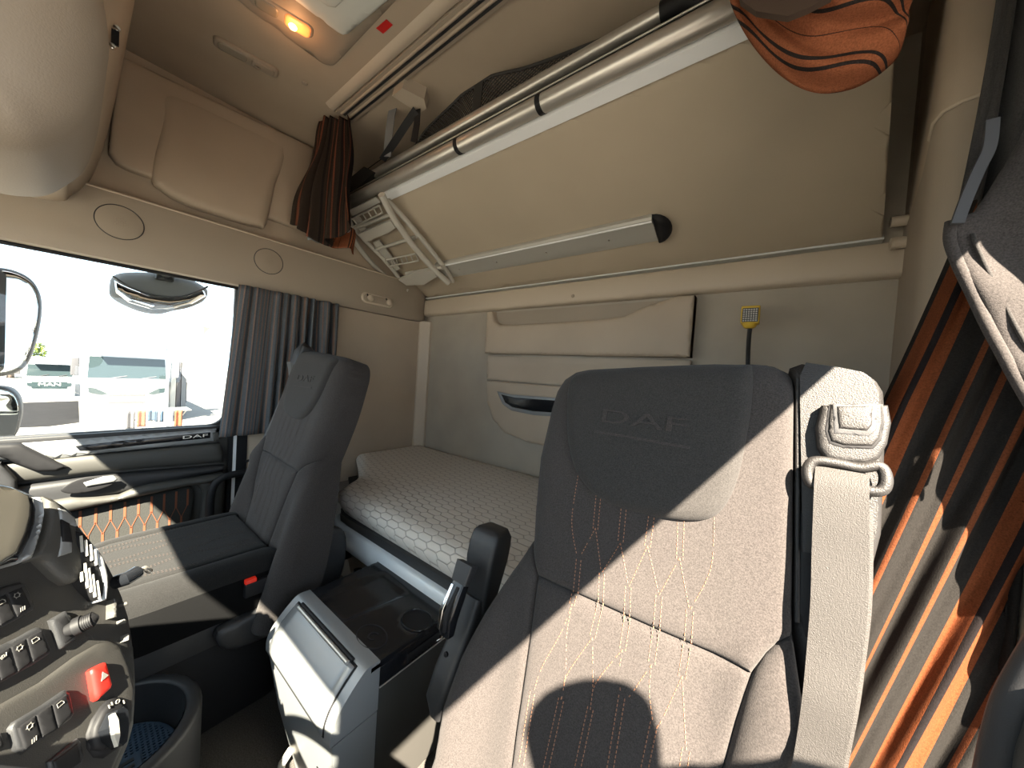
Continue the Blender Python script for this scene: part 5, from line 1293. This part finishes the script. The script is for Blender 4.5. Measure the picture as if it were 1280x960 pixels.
tube('mirror_arm', [hx(-60,320,-2.3), hx(-62,400,-2.3), hx(-60,560,-2.3)], .02, DARK, m1)
# kerb mirror hanging over the window
km = thing('kerb_mirror', hx(205,340,-2.12), 'oval kerb mirror hanging outside the top of the passenger window', 'mirror')
P = [(138,356),(142,344),(160,339),(200,340),(235,346),(258,358),(262,366),(256,376),(238,384),(222,387),(200,392),(175,388),(150,377),(139,368)]
P = [(hx(a, b, -2.12).y, hx(a, b, -2.12).z) for a, b in P]; P = [tuple(q) for q in spl(P, 3, True)]
kf = plane_fr((-2.12,0,0), (0,1,0), (0,0,1), (1,0,0))
pad('mirror_shell', P, kf, BELTG, km, H=.035, r=.05, step=.015, depth=.06)
c = np.mean(P, 0)
def arc(y0, y1, s): return [hx(x, y, -2.075) for x, y in s]
gl = [(143,350),(160,358),(185,368),(210,372),(235,368),(255,360),(258,370),(240,380),(215,386),(190,387),(160,378),(145,366)]
pad('mirror_glass', [(hx(a, b, -2.12).y, hx(a, b, -2.12).z) for a, b in gl], kf, MIRR, km, H=.010, r=.02, step=.015, depth=.0, g=lambda a, b: .004-(b-c[1])*.12)
tube('glass_rim', [Vector(q) for q in spl([hx(x, y, -2.105) for x, y in ((141,345),(165,360),(195,370),(225,371),(248,364),(260,358))], 5)], .004, DARK, km, n=8)
box('bracket', hx(193,335,-2.14), hx(218,352,-2.08)+Vector((0,0,0)), DARK, km, bev=.004)
tube('arm', [hx(205,345,-2.12), Vector((-1.98, hx(205,345,-2.12).y, .36)), Vector((-1.90, hx(205,345,-2.12).y, .36))], .02, DARK, km)

def truck(name, x, y0, y1, zw1, zw0, zb, lb, grille, letters):
    """cab-over truck seen from the front: x front plane, y0..y1 width, window zw1..zw0, bumper bottom zb"""
    t = thing(name, (x,(y0+y1)/2,GZ), lb, 'truck', 'white trucks parked outside')
    W = y1-y0; top = zw1+.32*W/2.4
    pr = [(0,zb),(0,zw0),(-.10,zw1),(-.22,top),(-1.9,top+.1),(-2.1,zb)]
    o = MB().prism([(x+a, y0, b) for a, b in pr], (0,W,0)); c = o.make('cab', TRUCKW, t, sharp=30)
    bv = c.modifiers.new('b', 'BEVEL'); bv.width = .06; bv.segments = 3
    def fx(z): return x+.015 if z < zw0 else x+.015-.10*(z-zw0)/(zw1-zw0)
    MB().prism([(fx(zw0+.04)+.01,y0+.10,zw0+.04),(fx(zw0+.04)+.01,y1-.10,zw0+.04),(fx(zw1-.03)+.02,y1-.14,zw1-.03),(fx(zw1-.03)+.02,y0+.14,zw1-.03)], (-.02,0,0)).make('windscreen', TGLASS, t, smooth=False)
    MB().prism([(x+.06,y0+.2,top-.02),(x+.30,y0+.25,top-.16),(x+.30,y1-.25,top-.16),(x+.06,y1-.2,top-.02)], (0,0,.03)).make('sun_visor', TRUCKW, t, smooth=False)
    for s in (0, 1):
        yy = y0+.12 if s == 0 else y1-.12; d = 1 if s == 0 else -1; zz = zw0-.42
        MB().prism([(x+.02,yy,zz+.12),(x+.02,yy+d*.16,zz+.10),(x+.02,yy+d*.46,zz-.10),(x+.02,yy+d*.30,zz-.14),(x+.02,yy+d*.02,zz-.06)], (.015,0,0)).make('headlight', TGLASS, t, smooth=False)
        ym = y0-.16 if s == 0 else y1+.16
        MB().box((x-.12,ym-.09,zw0+.1),(x+.02,ym+.09,zw1-.1), bev=.03).make('side_mirror', TRUCKW if s else TDARK, t)
        tube('wiper', [(x+.04,y0+W*(.3+.35*s),zw0+.03),(x+.01,y0+W*(.48+.35*s),zw0+.12)], .015, TDARK, t, n=6)
        MB().lathe([(.5,0),(.5,.3),(.3,.32),(.001,.32)], (x-.95,(y0+.02 if s == 0 else y1-.34),GZ+.5), (0,1,0), 24).make('wheel', TDARK, t)
    if grille == 'bars':
        for k in range(2): box('grille_slot', (x+.0,y0+W*.28,zw0-.62-.26*k), (x+.022,y0+W*.70,zw0-.54-.26*k), TDARK, t)
        box('bumper_gap', (x+.0,y0+.1,zb-.02), (x+.02,y1-.1,zb+.05), TDARK, t)
    else:
        box('grille', (x+.0,y0+W*.16,zw0-.62), (x+.022,y1-W*.16,zw0-.26), TGLASS, t)
        text('badge', letters, .22, (x+.03,(y0+y1)/2,zw0-.40), (0,1,0), (0,0,1), ICON, t, font_scale=(1.5,1))
    box('chassis', (x-2.0,y0+.3,GZ+.35), (x-.3,y1-.3,zb), TDARK, t)
    box('trailer', (x-9,y0+.05,GZ+1.1), (x-2.2,y1-.05,top-.25), TRUCKW, t)
    return t
x = -18.5; s = 18.5/14.7
truck('white_truck', x, hx(102,500,x).y, hx(211,500,x).y, hx(155,446,x).z, hx(155,474,x).z, hx(155,533,x).z, 'white cab-over truck parked facing the passenger window, nearer one with two grille slots', 'bars', '')
x = -30.
truck('white_truck', x, hx(28,480,x).y, hx(94,480,x).y, hx(60,455,x).z, hx(60,471,x).z, hx(60,498,x).z, 'smaller farther white truck with lettered dark grille, left of the nearer white truck', 'badge', 'MAN')
# dark trailer side and post to the right of the nearer truck
x = -20.5
tg_ = thing('parked_trailer', hx(224,500,x), 'dark green-grey trailer edge beside the nearer white truck', 'trailer')
for a, b, m_ in ((215,221,LADP),(222,227,TDARK),(228,234,BELTG)):
    p, q = hx(a, 452, x), hx(b, 452, x); box('trailer_post', (x-.3,p.y,GZ), (x,q.y,p.z), m_, tg_)
box('trailer_bed', (x-6,hx(215,500,x).y,-2.2), (x-.31,hx(235,500,x).y,-1.3), TDARK, tg_)
a, b = hx(208,430,-20), hx(209,445,-20); tag(tube('truck_antenna', [a, b-Vector((0,0,.3))], .02, TDARK, n=6), 'thin antenna sticking up behind the nearer white truck', 'antenna')
x = -24; sl2 = thing('street_lamp', Vector((x,hx(254,412,x).y,GZ)), 'tall distant street lamp head against the bright sky', 'street lamp')
p = hx(254,411,x); tube('pole', [(p.x,p.y,GZ),(p.x,p.y,p.z-.2)], .02, LADP, sl2, n=8); MB().lathe([(.05,-.3),(.18,-.05),(.32,.1),(.02,.15)], p, (0,0,1), 12).make('lamp_head', LADP, sl2)
# drying racks with small laundry in front of the nearer truck
x = -12.
for k, (c0x, lbx, cols) in enumerate(((180,'folding drying rack with dark and red laundry in the yard',(TDARK,RUSTT,BLUE,BELTG)),(213,'second drying rack with blue and white cloth further right in the yard',(BLUE,TRUCKW,RUSTT)))):
    p = hx(c0x,541,x); p.z = GZ; h = 1.05
    q = thing('drying_rack', p, lbx, 'drying rack', 'drying racks in the yard')
    zt = hx(c0x, 512, x).z
    for s in (-1, 1): tube('leg', [(x,p.y-s*.30,zt-1.0),(x,p.y+s*.30,zt)], .012, ALU, q, n=6)
    box('frame', (x-.3,p.y-.33,zt), (x+.3,p.y+.33,zt+.02), ALU, q)
    for i, cm in enumerate(cols):
        yy = p.y-.32+.17*i
        def fn(u, v, yy=yy): return Vector((x+.32+.02*math.sin(u*9), yy+.14*u, zt+.02-(.35+.1*math.sin(yy*9))*v))
        grid('laundry', 6, 6, fn, cm, q, thick=.004)
# bush behind, left
rnd = random.Random(2)
x = -46; c = hx(14,434,x)
bs = thing('bush', Vector((x,c.y,GZ)), 'green tree behind the large outside mirror at the left edge', 'tree')
mb = MB()
for i in range(1500):
    d = Vector((rnd.gauss(0,1),rnd.gauss(0,1),rnd.gauss(0,1))).normalized()*(rnd.random()**.33)
    p = c + Vector((d.x*1.6, d.y*1.6, d.z*1.5-.3)); n1 = Vector((rnd.gauss(0,1),rnd.gauss(0,1),rnd.gauss(0,1))).normalized(); n2 = n1.orthogonal().normalized(); s = .14
    mb.add([p-n1*s, p+n2*s*.5, p+n1*s, p-n2*s*.5], [(0,1,2,3)])
tag(mb.make('foliage', LEAF, bs, smooth=False), kind='stuff')
tube('trunk', [(x,c.y,GZ),(x,c.y,c.z-.8)], [.18,.10], BROWNC, bs)

# ------------------------------------------------------------------ the person outside the open driver's door, whose shadow falls on the seat
def person():
    V = [(.50,-.06,-.75),(.50,-.06,-.50),(.49,-.07,-.25),(.47,-.08,-.02),(.46,-.09,.06),(.45,-.10,.16),(.44,-.10,.24)]
    R = [(.15,.11),(.14,.10),(.16,.11),(.15,.10),(.06,.06),(.07,.08),(.075,.09)]
    E_ = [(0,1),(1,2),(2,3),(3,4),(4,5),(5,6)]
    def chain(st, pts, rs):
        p = st
        for q, r in zip(pts, rs): V.append(q); R.append((r, r)); E_.append((p, len(V)-1)); p = len(V)-1
    chain(3, [(.46,.10,-.04),(.40,.13,-.26),(.22,-.02,-.22),(.15,-.06,-.16)], [.06,.048,.036,.026])
    chain(3, [(.46,-.26,-.04),(.42,-.32,-.26),(.22,-.18,-.22),(.13,-.12,-.16)], [.06,.048,.036,.026])
    chain(0, [(.50,.03,-.90),(.50,.04,-1.3),(.50,.02,-1.75),(.46,.08,-1.80)], [.09,.065,.045,.03])
    chain(0, [(.50,-.15,-.90),(.50,-.17,-1.3),(.50,-.16,-1.75),(.46,-.12,-1.80)], [.09,.065,.045,.03])
    V = [(a, b, c+.13) for a, b, c in V]; me = bpy.data.meshes.new('person'); me.from_pydata(V, E_, []); o = bpy.data.objects.new('person', me); COL.objects.link(o)
    s = o.modifiers.new('skin', 'SKIN')
    for i, r in enumerate(R): me.skin_vertices[0].data[i].radius = r if False else r
    me.skin_vertices[0].data[0].use_root = True
    b = o.modifiers.new('sub', 'SUBSURF'); b.levels = 2; b.render_levels = 2
    me.materials.append(SHIRT); return o
pn = person(); tag(pn, 'person in a dark shirt standing outside the open driver side, shadowing the near seat', 'person')
